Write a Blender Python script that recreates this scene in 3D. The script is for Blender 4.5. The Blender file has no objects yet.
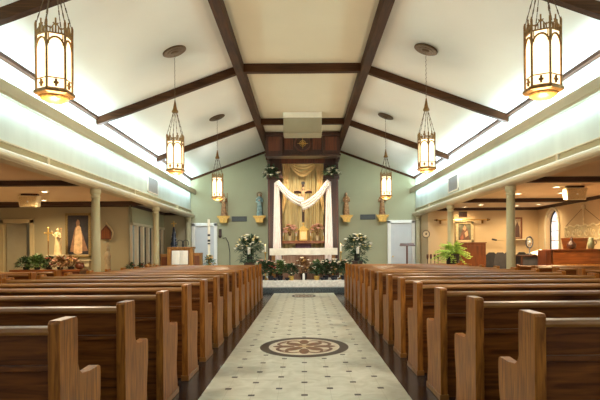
import bpy, bmesh, math, random
from mathutils import Vector, Matrix
random.seed(7)
PI = math.pi
S = bpy.context.scene
C = S.collection
F, VX, VY, H = 545.0, 303.5, 252.0, 1.2     # focal length in pixels, vanishing point, eye height

def W(px, py, d):
    """place read off the photograph at distance d -> world point (metres)"""
    return Vector(((px-VX)*d/F, d, H+(VY-py)*d/F))

# ------------------------------------------------------------------ materials
MATS = {}
def new_mat(name):
    m = bpy.data.materials.new(name); m.use_nodes = True
    nt = m.node_tree; b = nt.nodes['Principled BSDF']
    return m, nt, b

def mat(name, col, rough=.6, metal=0., var=.12, scale=8., bump=0., col2=None, stretch=None, spec=None, coat=0, detail=4):
    """procedural: noise mixes two tones, optional bump"""
    if name in MATS: return MATS[name]
    m, nt, b = new_mat(name)
    N, L = nt.nodes, nt.links
    tc = N.new('ShaderNodeTexCoord'); mp = N.new('ShaderNodeMapping')
    L.new(tc.outputs['Object'], mp.inputs['Vector'])
    if stretch: mp.inputs['Scale'].default_value = stretch
    nz = N.new('ShaderNodeTexNoise'); nz.inputs['Scale'].default_value = scale; nz.inputs['Detail'].default_value = detail
    L.new(mp.outputs[0], nz.inputs['Vector'])
    cr = N.new('ShaderNodeValToRGB')
    c1 = tuple(max(0, c*(1-var)) for c in col); c2 = col2 if col2 else tuple(min(1, c*(1+var)) for c in col)
    cr.color_ramp.elements[0].position = .32; cr.color_ramp.elements[1].position = .68
    cr.color_ramp.elements[0].color = (*c1, 1); cr.color_ramp.elements[1].color = (*c2, 1)
    L.new(nz.outputs['Fac'], cr.inputs[0]); L.new(cr.outputs[0], b.inputs['Base Color'])
    b.inputs['Roughness'].default_value = rough; b.inputs['Metallic'].default_value = metal
    if spec is not None: b.inputs['Specular IOR Level'].default_value = spec
    if coat: b.inputs['Coat Weight'].default_value = coat; b.inputs['Coat Roughness'].default_value = .25
    if bump:
        bp = N.new('ShaderNodeBump'); bp.inputs['Strength'].default_value = bump; bp.inputs['Distance'].default_value = .01
        L.new(nz.outputs['Fac'], bp.inputs['Height']); L.new(bp.outputs[0], b.inputs['Normal'])
    MATS[name] = m
    return m

def wood(name, c1, c2, rough=.38, axis='z', coat=.25, sc=1., spec=.5):
    if name in MATS: return MATS[name]
    m, nt, b = new_mat(name); N, L = nt.nodes, nt.links
    tc = N.new('ShaderNodeTexCoord'); mp = N.new('ShaderNodeMapping')
    L.new(tc.outputs['Object'], mp.inputs['Vector'])
    mp.inputs['Scale'].default_value = {'z': (14*sc, 14*sc, 1.2*sc), 'x': (1.2*sc, 14*sc, 14*sc), 'y': (14*sc, 1.2*sc, 14*sc)}[axis]
    nz = N.new('ShaderNodeTexNoise'); nz.inputs['Scale'].default_value = 1.6; nz.inputs['Detail'].default_value = 7; nz.inputs['Distortion'].default_value = .8
    L.new(mp.outputs[0], nz.inputs['Vector'])
    n2 = N.new('ShaderNodeTexNoise'); n2.inputs['Scale'].default_value = 1.3; L.new(tc.outputs['Object'], n2.inputs['Vector'])
    ad = N.new('ShaderNodeMath'); ad.operation = 'MULTIPLY_ADD'; ad.inputs[1].default_value = .45
    L.new(n2.outputs['Fac'], ad.inputs[0]); L.new(nz.outputs['Fac'], ad.inputs[2])
    cr = N.new('ShaderNodeValToRGB'); cr.color_ramp.elements[0].position = .5; cr.color_ramp.elements[1].position = .95
    cr.color_ramp.elements[0].color = (*c1, 1); cr.color_ramp.elements[1].color = (*c2, 1)
    L.new(ad.outputs[0], cr.inputs[0]); L.new(cr.outputs[0], b.inputs['Base Color'])
    b.inputs['Roughness'].default_value = rough; b.inputs['Coat Weight'].default_value = coat; b.inputs['Coat Roughness'].default_value = .2; b.inputs['Specular IOR Level'].default_value = spec
    bp = N.new('ShaderNodeBump'); bp.inputs['Strength'].default_value = .08; L.new(nz.outputs['Fac'], bp.inputs['Height']); L.new(bp.outputs[0], b.inputs['Normal'])
    MATS[name] = m; return m

def emit(name, col, strength, base=(.8, .8, .8)):
    if name in MATS: return MATS[name]
    m, nt, b = new_mat(name); N, L = nt.nodes, nt.links
    b.inputs['Base Color'].default_value = (*base, 1); b.inputs['Roughness'].default_value = .4
    b.inputs['Emission Color'].default_value = (*col, 1); b.inputs['Emission Strength'].default_value = strength
    MATS[name] = m; return m

OAK = wood('oak', (.11, .032, .0045), (.42, .155, .024), .42, 'z', .0, 2.2, .25)
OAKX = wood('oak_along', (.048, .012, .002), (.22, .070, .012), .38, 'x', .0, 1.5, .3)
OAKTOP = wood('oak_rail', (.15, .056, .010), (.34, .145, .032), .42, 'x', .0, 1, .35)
DARKWOOD = wood('dark_stained_wood', (.018, .005, .002), (.065, .018, .006), .4, 'z')
DARKPANEL = wood('mahogany_panel', (.045, .010, .003), (.16, .038, .010), .38, 'z')
BEAM = wood('beam_wood', (.026, .0095, .003), (.080, .030, .009), .6, 'y', 0, 1, .15)
BEAMX = wood('beam_wood_across', (.026, .0095, .003), (.080, .030, .009), .6, 'x', 0, 1, .15)
SIDEBEAM = wood('side_beam_wood', (.03, .012, .007), (.08, .035, .018), .6, 'x', 0)
HONEY = wood('honey_wood', (.24, .095, .018), (.50, .24, .055), .38, 'z')
REDWOOD = wood('cherry_wood', (.09, .022, .005), (.24, .070, .016), .36, 'z')
REDWOODX = wood('cherry_wood_along', (.11, .028, .006), (.29, .090, .021), .36, 'x')
GOLD = mat('antique_gold', (.24, .125, .035), .45, .6, .3, 30)
BRASS = mat('bright_brass', (.80, .52, .16), .28, .85, .1, 30)
BRONZE = mat('aged_bronze', (.11, .065, .028), .45, .6, .3, 40)
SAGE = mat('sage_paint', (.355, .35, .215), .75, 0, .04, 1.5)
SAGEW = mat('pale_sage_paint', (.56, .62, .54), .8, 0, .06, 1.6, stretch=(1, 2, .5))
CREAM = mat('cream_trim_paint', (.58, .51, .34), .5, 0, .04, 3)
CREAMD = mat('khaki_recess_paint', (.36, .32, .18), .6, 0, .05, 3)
COVE = mat('khaki_valance_paint', (.46, .42, .28), .6, 0, .04, 3)
COLM = mat('column_green_paint', (.48, .45, .28), .5, 0, .05, 4)
CEIL = mat('ceiling_plaster', (.71, .63, .465), .9, 0, .02, 1.2)  # tan puts the warm bounced light into the flat strip's colour
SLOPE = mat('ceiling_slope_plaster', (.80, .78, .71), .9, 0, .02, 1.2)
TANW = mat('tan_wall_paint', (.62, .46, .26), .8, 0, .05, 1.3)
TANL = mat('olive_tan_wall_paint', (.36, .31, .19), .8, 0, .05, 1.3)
SCEIL = mat('side_ceiling_plaster', (.80, .66, .49), .9, 0, .03, 1.3)
SCEILL = mat('left_side_ceiling_plaster', (.78, .62, .45), .9, 0, .03, 1.3)
WHITE = mat('white_paint', (.86, .85, .78), .5, 0, .02, 3)
DOORW = mat('door_white', (.60, .61, .60), .5, 0, .03, 3)  # white leaf greyed: recess shade put into its colour
CLOTHW = mat('white_cloth', (.82, .78, .68), .85, 0, .06, 14, .15)
SHEER = mat('white_sheer_cloth', (.84, .74, .69), .8, 0, .06, 8, .1)
GOLDCLOTH = mat('gold_cloth', (.58, .46, .22), .55, 0, .16, 5, .2, stretch=(6, 6, .5))
GOLDC2 = mat('pale_gold_satin', (.74, .52, .23), .45, 0, .12, 6, .2)
DARKSTONE = mat('dark_polished_stone', (.010, .011, .014), .2, 0, .5, 22, 0, col2=(.030, .032, .040))
STEPSTONE = mat('dark_step_stone', (.035, .05, .062), .3, 0, .5, 30, 0, col2=(.10, .13, .15))
PLATM = mat('white_platform_stone', (.78, .77, .74), .5, 0, .15, 16)
UNDER = mat('floor_dark_stone', (.025, .02, .02), .3, 0, .4, 12, 0, col2=(.06, .05, .045))
BLACK = mat('black_plastic', (.02, .02, .022), .5, 0, .2, 10)
DGREY = mat('charcoal', (.028, .025, .028), .6, 0, .2, 10)
GREY = mat('grey_metal', (.40, .41, .41), .5, .2, .05, 10)
ACM = mat('beige_housing', (.33, .29, .19), .6, 0, .04, 5)
ACW = mat('pale_housing_lip', (.80, .76, .64), .6, 0, .03, 5)
SPK = mat('speaker_beige', (.85, .74, .48), .6, 0, .12, 60, .2)
SPKG = mat('speaker_grille', (.66, .50, .26), .8, 0, .3, 90, .4)
LEAF = mat('green_leaf', (.045, .10, .022), .5, 0, .5, 20, 0, col2=(.12, .22, .05))
LEAFD = mat('dark_leaf', (.02, .05, .02), .5, 0, .5, 20, 0, col2=(.05, .10, .035))
FERN = mat('fern_leaf', (.22, .42, .03), .5, 0, .4, 20, 0, col2=(.50, .72, .10))
PETW = mat('white_petals', (.88, .82, .66), .6, 0, .08, 20)
PETP = mat('pink_petals', (.80, .44, .34), .6, 0, .2, 20)
PETY = mat('gold_petals', (.72, .42, .12), .6, 0, .3, 20)
PETR = mat('red_petals', (.42, .03, .03), .6, 0, .3, 20)
STRAW = mat('dried_brown_foliage', (.15, .07, .025), .7, 0, .4, 20, 0, col2=(.36, .18, .06))
FOIL = mat('gold_foil', (.82, .58, .16), .3, .5, .25, 30, .3)
SKIN = mat('carved_flesh_tone', (.62, .36, .20), .6, 0, .1, 10)
RBROWN = mat('carved_brown_robe', (.22, .09, .035), .55, 0, .45, 14, .2, col2=(.46, .24, .09))
RGOLD = mat('carved_ochre_robe', (.36, .17, .06), .55, 0, .4, 16, .2, col2=(.62, .34, .14))
RTEAL = mat('teal_painted_robe', (.15, .30, .28), .5, 0, .3, 12, .1, col2=(.40, .52, .46))
RIVORY = mat('ivory_plaster', (.55, .43, .24), .5, 0, .15, 12, .1)
WAX = mat('white_wax', (.90, .86, .74), .45, 0, .03, 10)
FRAMEG = mat('olive_gilt_frame', (.28, .20, .08), .4, .4, .3, 40)
VIOLET = mat('plum_cloth', (.10, .04, .06), .8, 0, .3, 10)
BLUEP = mat('dark_blue_glaze', (.013, .018, .032), .35, 0, .3, 10)

# glossy lamp glass, tile floor, coloured window, pictures
LAMPG = emit('lit_lamp_glass', (1.0, .74, .42), 1.5, (.9, .8, .6))
LAMPB = mat('amber_bowl_glass', (.50, .25, .06), .35, .2, .35, 60, .4)
TUBE = emit('fluorescent_glow', (.92, 1.0, 1.0), 4.0)
DLENS = emit('downlight_glow', (1.0, .78, .48), 9.0)
FLAME = emit('flame_glow', (1.0, .6, .2), 6.0)

def tile_mat():
    m, nt, b = new_mat('cream_floor_tile'); N, L = nt.nodes, nt.links
    tc = N.new('ShaderNodeTexCoord'); sp = N.new('ShaderNodeSeparateXYZ'); L.new(tc.outputs['Object'], sp.inputs[0])
    def mth(op, a, c=None, v2=None):
        n = N.new('ShaderNodeMath'); n.operation = op
        for i, q in enumerate((a, c, v2)):
            if q is None: continue
            if isinstance(q, (int, float)): n.inputs[i].default_value = q
            else: L.new(q, n.inputs[i])
        return n.outputs[0]
    P = .447
    u = mth('DIVIDE', sp.outputs['X'], P); v = mth('DIVIDE', mth('SUBTRACT', sp.outputs['Y'], 4.573), P)
    def dist(q, off): return mth('ABSOLUTE', mth('SUBTRACT', mth('FRACT', mth('ADD', q, off)), .5))
    hs = .0275/P
    d1 = mth('LESS_THAN', mth('MAXIMUM', dist(u, 10.5), dist(v, 50.5)), hs)
    d2 = mth('LESS_THAN', mth('MAXIMUM', dist(u, 10.0), dist(v, 50.0)), hs)
    dots = mth('MAXIMUM', d1, d2)
    uu = mth('MULTIPLY', u, 2); vv = mth('MULTIPLY', v, 2)
    g = mth('LESS_THAN', mth('MINIMUM', dist(uu, 20.5), dist(vv, 100.5)), .012)
    nz = N.new('ShaderNodeTexNoise'); nz.inputs['Scale'].default_value = 5; nz.inputs['Detail'].default_value = 8; nz.inputs['Distortion'].default_value = 1.2
    L.new(tc.outputs['Object'], nz.inputs['Vector'])
    cr = N.new('ShaderNodeValToRGB'); cr.color_ramp.elements[0].position = .3; cr.color_ramp.elements[1].position = .7
    cr.color_ramp.elements[0].color = (.50, .49, .39, 1); cr.color_ramp.elements[1].color = (.66, .655, .56, 1)
    L.new(nz.outputs['Fac'], cr.inputs[0])
    mx = N.new('ShaderNodeMix'); mx.data_type = 'RGBA'; L.new(mth('MULTIPLY', g, .28), mx.inputs[0]); L.new(cr.outputs[0], mx.inputs[6]); mx.inputs[7].default_value = (.25, .22, .14, 1)
    m2 = N.new('ShaderNodeMix'); m2.data_type = 'RGBA'; L.new(dots, m2.inputs[0]); L.new(mx.outputs[2], m2.inputs[6]); m2.inputs[7].default_value = (.02, .014, .01, 1)
    L.new(m2.outputs[2], b.inputs['Base Color']); b.inputs['Roughness'].default_value = .42; b.inputs['Specular IOR Level'].default_value = .3
    return m
TILE = tile_mat()

def glass_mat():
    m, nt, b = new_mat('pale_stained_glass'); N, L = nt.nodes, nt.links
    tc = N.new('ShaderNodeTexCoord'); vo = N.new('ShaderNodeTexVoronoi'); vo.inputs['Scale'].default_value = 9
    L.new(tc.outputs['Object'], vo.inputs['Vector'])
    cr = N.new('ShaderNodeValToRGB'); e = cr.color_ramp.elements
    e[0].color = (.35, .45, .62, 1); e[1].color = (.95, .92, .85, 1); x = e.new(.35); x.color = (.75, .80, .92, 1); x = e.new(.62); x.color = (.62, .48, .42, 1)
    sp = N.new('ShaderNodeSeparateXYZ'); L.new(vo.outputs['Color'], sp.inputs[0]); L.new(sp.outputs[0], cr.inputs[0])
    L.new(cr.outputs[0], b.inputs['Base Color']); L.new(cr.outputs[0], b.inputs['Emission Color']); b.inputs['Emission Strength'].default_value = .75
    b.inputs['Roughness'].default_value = .2
    return m
GLASSW = glass_mat()
PANEG = mat('grey_blue_pane', (.42, .48, .46), .15, 0, .1, 3)
DARKGAP = mat('dark_opening', (.06, .05, .035), .8, 0, .2, 3)

# ------------------------------------------------------------------ mesh builder
class MB:
    def __init__(s): s.v = []; s.f = []; s.m = []; s.cur = 0
    def add(s, vs, fs):
        o = len(s.v); s.v += [tuple(p) for p in vs]; s.f += [tuple(i+o for i in f) for f in fs]; s.m += [s.cur]*len(fs); return s
    def box(s, x0, x1, y0, y1, z0, z1):
        vs = [(x, y, z) for z in (z0, z1) for y in (y0, y1) for x in (x0, x1)]
        return s.add(vs, [(0, 2, 3, 1), (4, 5, 7, 6), (0, 1, 5, 4), (2, 6, 7, 3), (0, 4, 6, 2), (1, 3, 7, 5)])
    def tube(s, pts, r, n=8, r2=None, cap=True):
        pts = [Vector(p) for p in pts]; k = len(pts)
        if not isinstance(r, (list, tuple)): r = [r + ((r2-r)*i/(k-1) if r2 is not None else 0) for i in range(k)]
        vs = []; prev = None
        for i, p in enumerate(pts):
            t = (pts[min(i+1, k-1)]-pts[max(i-1, 0)]).normalized()
            a = prev if prev is not None else (Vector((0, 0, 1)) if abs(t.z) < .9 else Vector((1, 0, 0)))
            u = (a - t*a.dot(t)).normalized(); prev = u; w = t.cross(u)
            for j in range(n):
                g = 2*PI*j/n; vs.append(p + (u*math.cos(g)+w*math.sin(g))*r[i])
        fs = [(i*n+j, i*n+(j+1) % n, (i+1)*n+(j+1) % n, (i+1)*n+j) for i in range(k-1) for j in range(n)]
        if cap: fs += [tuple(range(n-1, -1, -1)), tuple(range((k-1)*n, k*n))]
        return s.add(vs, fs)
    def lathe(s, prof, c=(0, 0, 0), n=20, sx=1, sy=1, ph=0):
        """prof = [(radius, z)]"""
        vs = [(c[0]+r*sx*math.cos(2*PI*j/n+ph), c[1]+r*sy*math.sin(2*PI*j/n+ph), c[2]+z) for r, z in prof for j in range(n)]
        k = len(prof)
        fs = [(i*n+j, i*n+(j+1) % n, (i+1)*n+(j+1) % n, (i+1)*n+j) for i in range(k-1) for j in range(n)]
        fs += [tuple(range(n-1, -1, -1)), tuple(range((k-1)*n, k*n))]
        return s.add(vs, fs)
    def ball(s, c, r, n=10, sz=1, sx=1, sy=1):
        m = max(4, n//2)
        return s.lathe([(max(1e-4, r*math.sin(PI*i/m)), -r*sz*math.cos(PI*i/m)) for i in range(m+1)], c, n, sx, sy)
    def prism(s, poly, a0, a1, axis='x'):
        """poly in the other two axes (y,z for x; x,z for y; x,y for z)"""
        def P(p, a): return {'x': (a, p[0], p[1]), 'y': (p[0], a, p[1]), 'z': (p[0], p[1], a)}[axis]
        n = len(poly)
        return s.add([P(p, a0) for p in poly]+[P(p, a1) for p in poly],
                     [tuple(range(n-1, -1, -1)), tuple(range(n, 2*n))]+[(i, (i+1) % n, n+(i+1) % n, n+i) for i in range(n)])
    def grid(s, fn, nu, nv):
        vs = [fn(i/nu, j/nv) for i in range(nu+1) for j in range(nv+1)]
        return s.add(vs, [(i*(nv+1)+j, (i+1)*(nv+1)+j, (i+1)*(nv+1)+j+1, i*(nv+1)+j+1) for i in range(nu) for j in range(nv)])
    def leaf(s, p, d, L, w, droop=.3):
        d = Vector(d).normalized(); side = d.cross(Vector((0, 0, 1)));
        side = side.normalized() if side.length > .05 else Vector((1, 0, 0))
        p = Vector(p); up = side.cross(d)
        m_ = p + d*L*.5 ; e = p + d*L + Vector((0, 0, -droop*L))
        return s.add([p, m_ - side*w/2, e, m_ + side*w/2, m_ + up*w*.2], [(0, 1, 4), (0, 4, 3), (1, 2, 4), (4, 2, 3)])
    def torus(s, c, R, r, n=24, k=8, axis='y', sx=1, sz=1):
        pts = []
        vs = []
        for i in range(n):
            a = 2*PI*i/n
            for j in range(k):
                b = 2*PI*j/k; q = R + r*math.cos(b); h = r*math.sin(b)
                p = (q*math.cos(a)*sx, h, q*math.sin(a)*sz) if axis == 'y' else (q*math.cos(a)*sx, q*math.sin(a)*sz, h) if axis == 'z' else (h, q*math.cos(a)*sx, q*math.sin(a)*sz)
                vs.append((c[0]+p[0], c[1]+p[1], c[2]+p[2]))
        return s.add(vs, [(i*k+j, i*k+(j+1) % k, ((i+1) % n)*k+(j+1) % k, ((i+1) % n)*k+j) for i in range(n) for j in range(k)])
    def build(s, name, mats, parent=None, bevel=0, smooth=False, solid=0, fix=True, remesh=0):
        me = bpy.data.meshes.new(name); me.from_pydata(s.v, [], s.f)
        if not isinstance(mats, (list, tuple)): mats = [mats]
        for m in mats: me.materials.append(m)
        for i, p in enumerate(me.polygons): p.material_index = s.m[i]; p.use_smooth = smooth
        if fix:
            bm = bmesh.new(); bm.from_mesh(me); bmesh.ops.recalc_face_normals(bm, faces=bm.faces); bm.to_mesh(me); bm.free()
        o = bpy.data.objects.new(name, me); C.objects.link(o)
        if parent is not None: o.parent = parent
        if remesh:
            q = o.modifiers.new('remesh', 'REMESH'); q.mode = 'VOXEL'; q.voxel_size = remesh; q.use_smooth_shade = True
        if solid:
            q = o.modifiers.new('thick', 'SOLIDIFY'); q.thickness = solid; q.offset = 0
        if bevel:
            q = o.modifiers.new('bevel', 'BEVEL'); q.width = bevel; q.segments = 2; q.limit_method = 'ANGLE'; q.angle_limit = .6
        return o

def struct(o): o['kind'] = 'structure'; return o
def thing(name, label, cat, loc=(0, 0, 0), rz=0, group=None):
    o = bpy.data.objects.new(name, None); C.objects.link(o); o.empty_display_size = .1
    o.location = loc; o.rotation_euler = (0, 0, rz); o['label'] = label; o['category'] = cat
    if group: o['group'] = group
    return o
def tag(o, label, cat, group=None, loc=None):
    o['label'] = label; o['category'] = cat
    if group: o['group'] = group
    if loc is not None: o.location = loc
    return o
def dup(root, loc=None, label=None, rz=None, group=None, scale=None):
    def cp(o, par):
        c = o.copy(); C.objects.link(c)
        if par: c.parent = par
        for k in list(o.children): cp(k, c)
        return c
    r = cp(root, None)
    if loc is not None: r.location = loc
    if rz is not None: r.rotation_euler = (0, 0, rz)
    if label: r['label'] = label
    if group: r['group'] = group
    if scale: r.scale = scale
    return r
B = lambda *a: MB().box(*a)
ORD = ['first', 'second', 'third', 'fourth', 'fifth', 'sixth', 'seventh', 'eighth', 'ninth', 'tenth', 'eleventh', 'twelfth', 'thirteenth', 'fourteenth']

# ------------------------------------------------------------------ room
Y0, YB = -3.0, 19.4
XW, ZC, ZE, XB = 4.0, 4.85, 3.84, 1.2     # nave wall, flat ceiling, eaves, edge of the flat strip
ZS = 2.62                                 # side ceilings
XR, XL = 7.75, -9.3
YR, YL, YLD = 18.0, 15.6, 19.3
# floor: one slab, tiled aisle, dark borders
struct(B(-9.5, 7.95, Y0, 19.6, -.12, -.004).build('floor', UNDER))
struct(B(-.87, .87, Y0, 15.95, -.03, .0).build('floor_aisle', TILE))
for i, sx in enumerate((-1, 1)):
    a, b_ = sorted((sx*.87, sx*1.5)); struct(B(a, b_, Y0, 15.95, -.03, -.001).build('floor_border', DARKSTONE))
for sx in (-1, 1):
    a, b_ = sorted((sx*1.5, sx*3.9)); struct(B(a, b_, 14.95, 15.95, -.03, -.001).build('floor_front', PLATM))
for nm, a in (('right', (4.3, 7.75)), ('left', (-9.3, -4.3))): struct(B(a[0], a[1], Y0, 15.5, -.01, .0).build('floor_%s_aisle' % nm, mat('side_floor_bounce', (.46, .36, .24), .9, 0, .1, 12)))  # unseen side floors, made pale tan to bounce light upwards
struct(B(4.13, 4.25, 18.02, 19.5, 0, 2.62).build('wall_right_return', TANW))
# platform
struct(B(-3.0, 3.0, 16.0, 19.39, -.003, .15).build('floor_lower_step', STEPSTONE, bevel=.01))
struct(B(-2.8, 2.8, 16.3, 19.39, .15, .35).build('floor_platform', PLATM, bevel=.008))

# ceiling
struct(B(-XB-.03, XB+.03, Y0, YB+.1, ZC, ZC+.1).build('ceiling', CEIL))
for sx, nm in ((-1, 'ceiling_left_slope'), (1, 'ceiling_right_slope')):
    m = MB(); m.prism([(sx*XB, ZC), (sx*(XW+.15), ZE-.06), (sx*(XW+.15), ZE+.12), (sx*XB, ZC+.12)], Y0, YB+.1, 'y')
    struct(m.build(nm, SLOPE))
# ridge beams, rafters, cross beams, eave trim
nt_ = [0]
def trim(m, mt, bevel=.006):
    nt_[0] += 1; return struct(m.build('trim_%d' % nt_[0], mt, bevel=bevel))
sl = (ZC-ZE)/(XW-XB)
for sx in (-1, 1):
    a, b_ = sorted((sx*1.13, sx*1.29)); trim(B(a, b_, Y0, YB, ZC-.19, ZC+.02), BEAM)
    m = MB(); m.prism([(sx*3.94, ZE-.04), (sx*4.0, ZE-.05), (sx*4.0, ZE+.02), (sx*3.94, ZE+.03)], Y0, YB, 'y'); trim(m, BEAM, 0)
YBM = [6.3, 10.6, 14.93]
for y in YBM:
    trim(B(-1.14, 1.14, y-.07, y+.07, ZC-.16, ZC+.02), BEAMX)
    for sx in (-1, 1):
        m = MB(); m.prism([(sx*1.28, ZC-.04), (sx*3.99, ZE-.0), (sx*3.99, ZE-.15), (sx*1.28, ZC-.19)], y-.06, y+.06, 'y'); trim(m, BEAMX)
for sx in (-1, 1):   # rafter trim on the end wall
    m = MB(); m.prism([(sx*1.28, ZC-.02), (sx*3.99, ZE), (sx*3.99, ZE-.08), (sx*1.28, ZC-.11)], YB-.05, YB, 'y'); trim(m, BEAMX)

# end wall of the nave
m = MB(); m.prism([(-4.12, 0), (4.12, 0), (4.12, ZE), (1.2, ZC), (-1.2, ZC), (-4.12, ZE)], YB, YB+.12, 'y')
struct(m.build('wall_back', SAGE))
# nave side walls above the colonnade, cove valance, moulded rail
for sx, nm in ((-1, 'left'), (1, 'right')):
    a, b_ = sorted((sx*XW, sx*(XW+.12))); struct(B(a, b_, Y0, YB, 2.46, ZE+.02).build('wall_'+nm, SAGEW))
    # valance board in front of the fluorescent cove
    m = MB(); m.prism([(sx*3.80, 3.28), (sx*3.83, 3.26), (sx*3.85, 3.26), (sx*3.85, 3.43), (sx*3.80, 3.43)], Y0, YB-.01, 'y'); trim(m, COVE, 0)
    m = MB()
    for y in [2, 6, 10, 14, 18]: m.box(*sorted((sx*3.84, sx*4.0)), y-.01, y+.01, 3.34, 3.38)
    trim(m, COVE, 0)
    # ledge, recess, rounded rail
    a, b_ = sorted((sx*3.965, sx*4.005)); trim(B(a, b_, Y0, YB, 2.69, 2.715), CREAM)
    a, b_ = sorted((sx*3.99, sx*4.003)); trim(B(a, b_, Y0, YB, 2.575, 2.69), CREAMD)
    prof = [(sx*(3.93+.07*math.cos(t)), 2.52+.06*math.sin(t)) for t in [2*PI*k/14 for k in range(14)]]
    m = MB(); m.prism(prof, Y0, YB, 'y'); o = trim(m, CREAM, 0)
    m = MB(); a, b_ = sorted((sx*3.93, sx*4.14)); m.box(a, b_, Y0, YB, 2.455, 2.475); trim(m, CREAM)
    for y in (8.5, 12.85, 17.2):
        a, b_ = sorted((sx*3.955, sx*4.0)); trim(B(a, b_, y-.035, y+.035, 2.57, 2.70), CREAM)
    # fluorescent fixtures hidden behind the valance
    t0 = None
    for k in range(5):
        yy = 2.0+k*3.9
        if t0 is None:
            t0 = thing('cove_lamp', 'x', 'lamp', (sx*3.90, yy, 3.37), 0, nm+' cove fluorescent lamps behind the valance')
            B(-.03, .03, -1.8, 1.8, -.03, -.005).build('lamp_channel', WHITE, t0)
            MB().tube([(0, -1.75, .014), (0, 1.75, .014)], .013, 8).build('fluorescent_tube', TUBE, t0)
            r = t0
        else: r = dup(t0, (sx*3.90, yy, 3.37))
        r['label'] = 'white fluorescent cove lamp hidden behind the %s valance board' % nm
    for up in (1, 0):
        ld = bpy.data.lights.new('cove_light', 'AREA'); ld.shape = 'RECTANGLE'; ld.size = .08; ld.size_y = YB-Y0-.4
        ld.energy = 235 if up else 74; ld.color = (.60, .84, 1.0)
        lo = bpy.data.objects.new('cove_light', ld); C.objects.link(lo)
        lo.location = (sx*(3.88 if up else 3.92), (YB+Y0)/2, 3.465 if up else 3.30)
        lo.rotation_euler = (0, (PI - sx*.45 if up else 0) * (1 if up else 0), 0)
        if up: lo.rotation_euler = (0, PI + sx*.85, 0)

# side aisles
struct(B(XW+.12, XR+.1, Y0, YR+.1, ZS, ZS+.1).build('ceiling_right_aisle', SCEIL))
struct(B(XL-.1, -XW-.12, Y0, YLD+.1, ZS, ZS+.1).build('ceiling_left_aisle', SCEILL))
struct(B(XW+.12, XR+.1, YR, YR+.1, 0, ZS).build('wall_right_back', TANW))
# right outer wall with an arched opening (cut as a polygon around the arch)
AY, AW, AZ0, AZS = 16.95, .42, .95, 2.0   # arch centre, half width, sill, spring
def wall_with_arch():
    m = MB(); x0, x1 = XR, XR+.3
    m.box(x0, x1, Y0, AY-AW, 0, ZS); m.box(x0, x1, AY+AW, YR+.1, 0, ZS); m.box(x0, x1, AY-AW, AY+AW, 0, AZ0)
    n = 12; top = [(AY-AW+2*AW*i/n) for i in range(n+1)]
    def arch(y):
        t = abs(y-AY)/AW; return AZS + .46*math.sqrt(max(0, 1-t**1.7))
    for i in range(n):
        m.prism([(top[i], arch(top[i])), (top[i+1], arch(top[i+1])), (top[i+1], ZS), (top[i], ZS)], x0, x1, 'x')
    return m, arch
m, arch = wall_with_arch(); struct(m.build('wall_right_outer', TANW))
wn = MB(); n = 16; pts = [(AY-AW+2*AW*i/n) for i in range(n+1)]
wn.prism([(AY-AW, AZ0)]+[(AY+AW, AZ0)]+[(y, arch(y)) for y in reversed(pts)], XR+.14, XR+.16, 'x')
w1 = struct(wn.build('window_1', GLASSW))
fr = MB(); path = [(XR+.13, AY-AW+.02, AZ0), (XR+.13, AY-AW+.02, AZS)]+[(XR+.13, AY+(y-AY)*.95, arch(y)-.02) for y in pts[1:-1]]+[(XR+.13, AY+AW-.02, AZS), (XR+.13, AY+AW-.02, AZ0)]
fr.tube(path, .028, 6)
for z in (1.2, 1.5, 1.8, 2.1): fr.box(XR+.12, XR+.14, AY-AW, AY+AW, z-.008, z+.008)
fr.build('window_frame', BLACK, w1)
mo = MB(); path = [(XR-.012, AY-AW-.06, AZ0-.05), (XR-.012, AY-AW-.06, AZS)]+[(XR-.012, AY+(y-AY)*1.12, arch(y)+.06) for y in pts[1:-1]]+[(XR-.012, AY+AW+.06, AZS), (XR-.012, AY+AW+.06, AZ0-.05)]
mo.tube(path, .035, 6); mo.build('window_moulding', CREAM, w1)
# left aisle walls
DL0, DL1, DLT = (1-VX)/34.9, (34-VX)/34.9, 2.18
m = MB(); m.box(XL-.1, DL0, YL, YL+.12, 0, ZS); m.box(DL1, -5.0, YL, YL+.12, 0, ZS); m.box(DL0, DL1, YL, YL+.12, DLT, ZS)
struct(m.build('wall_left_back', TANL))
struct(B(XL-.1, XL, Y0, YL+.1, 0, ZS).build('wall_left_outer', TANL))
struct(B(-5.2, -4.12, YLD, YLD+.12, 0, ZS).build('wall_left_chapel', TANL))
# glazed screen wall, receding
SY0, SY1 = 15.72, YLD
m = MB(); m.box(-5.06, -4.94, SY0, SY1, 2.07, ZS); m.box(-5.06, -4.94, SY0, SY1, 0, .12)
struct(m.build('wall_left_screen', SAGE))
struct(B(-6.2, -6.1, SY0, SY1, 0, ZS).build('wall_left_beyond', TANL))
scr = thing('glazed_screen', 'cream painted screen of tall narrow panels beside the left green column', 'room divider', (-5.0, SY0, 0))
B(-.07, .09, 0, SY1-SY0, 2.02, 2.09).build('head_rail', CREAM, scr)
npan = 6
for k in range(npan+1):
    yy = (SY1-SY0-.02)*k/npan
    B(-.05, .05, max(0, yy-.07), min(yy+.07, SY1-SY0-.01), .12, 2.02).build('post', mat('screen_post_paint', (.84, .72, .54), .6, 0, .05, 3), scr, .004)
for k in range(npan):
    yy = (SY1-SY0-.02)*(k+.5)/npan
    B(-.04, -.03, yy-.2, yy+.2, .12, 2.02).build('pane', PANEG if k in (0,) else DARKGAP, scr)
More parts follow.
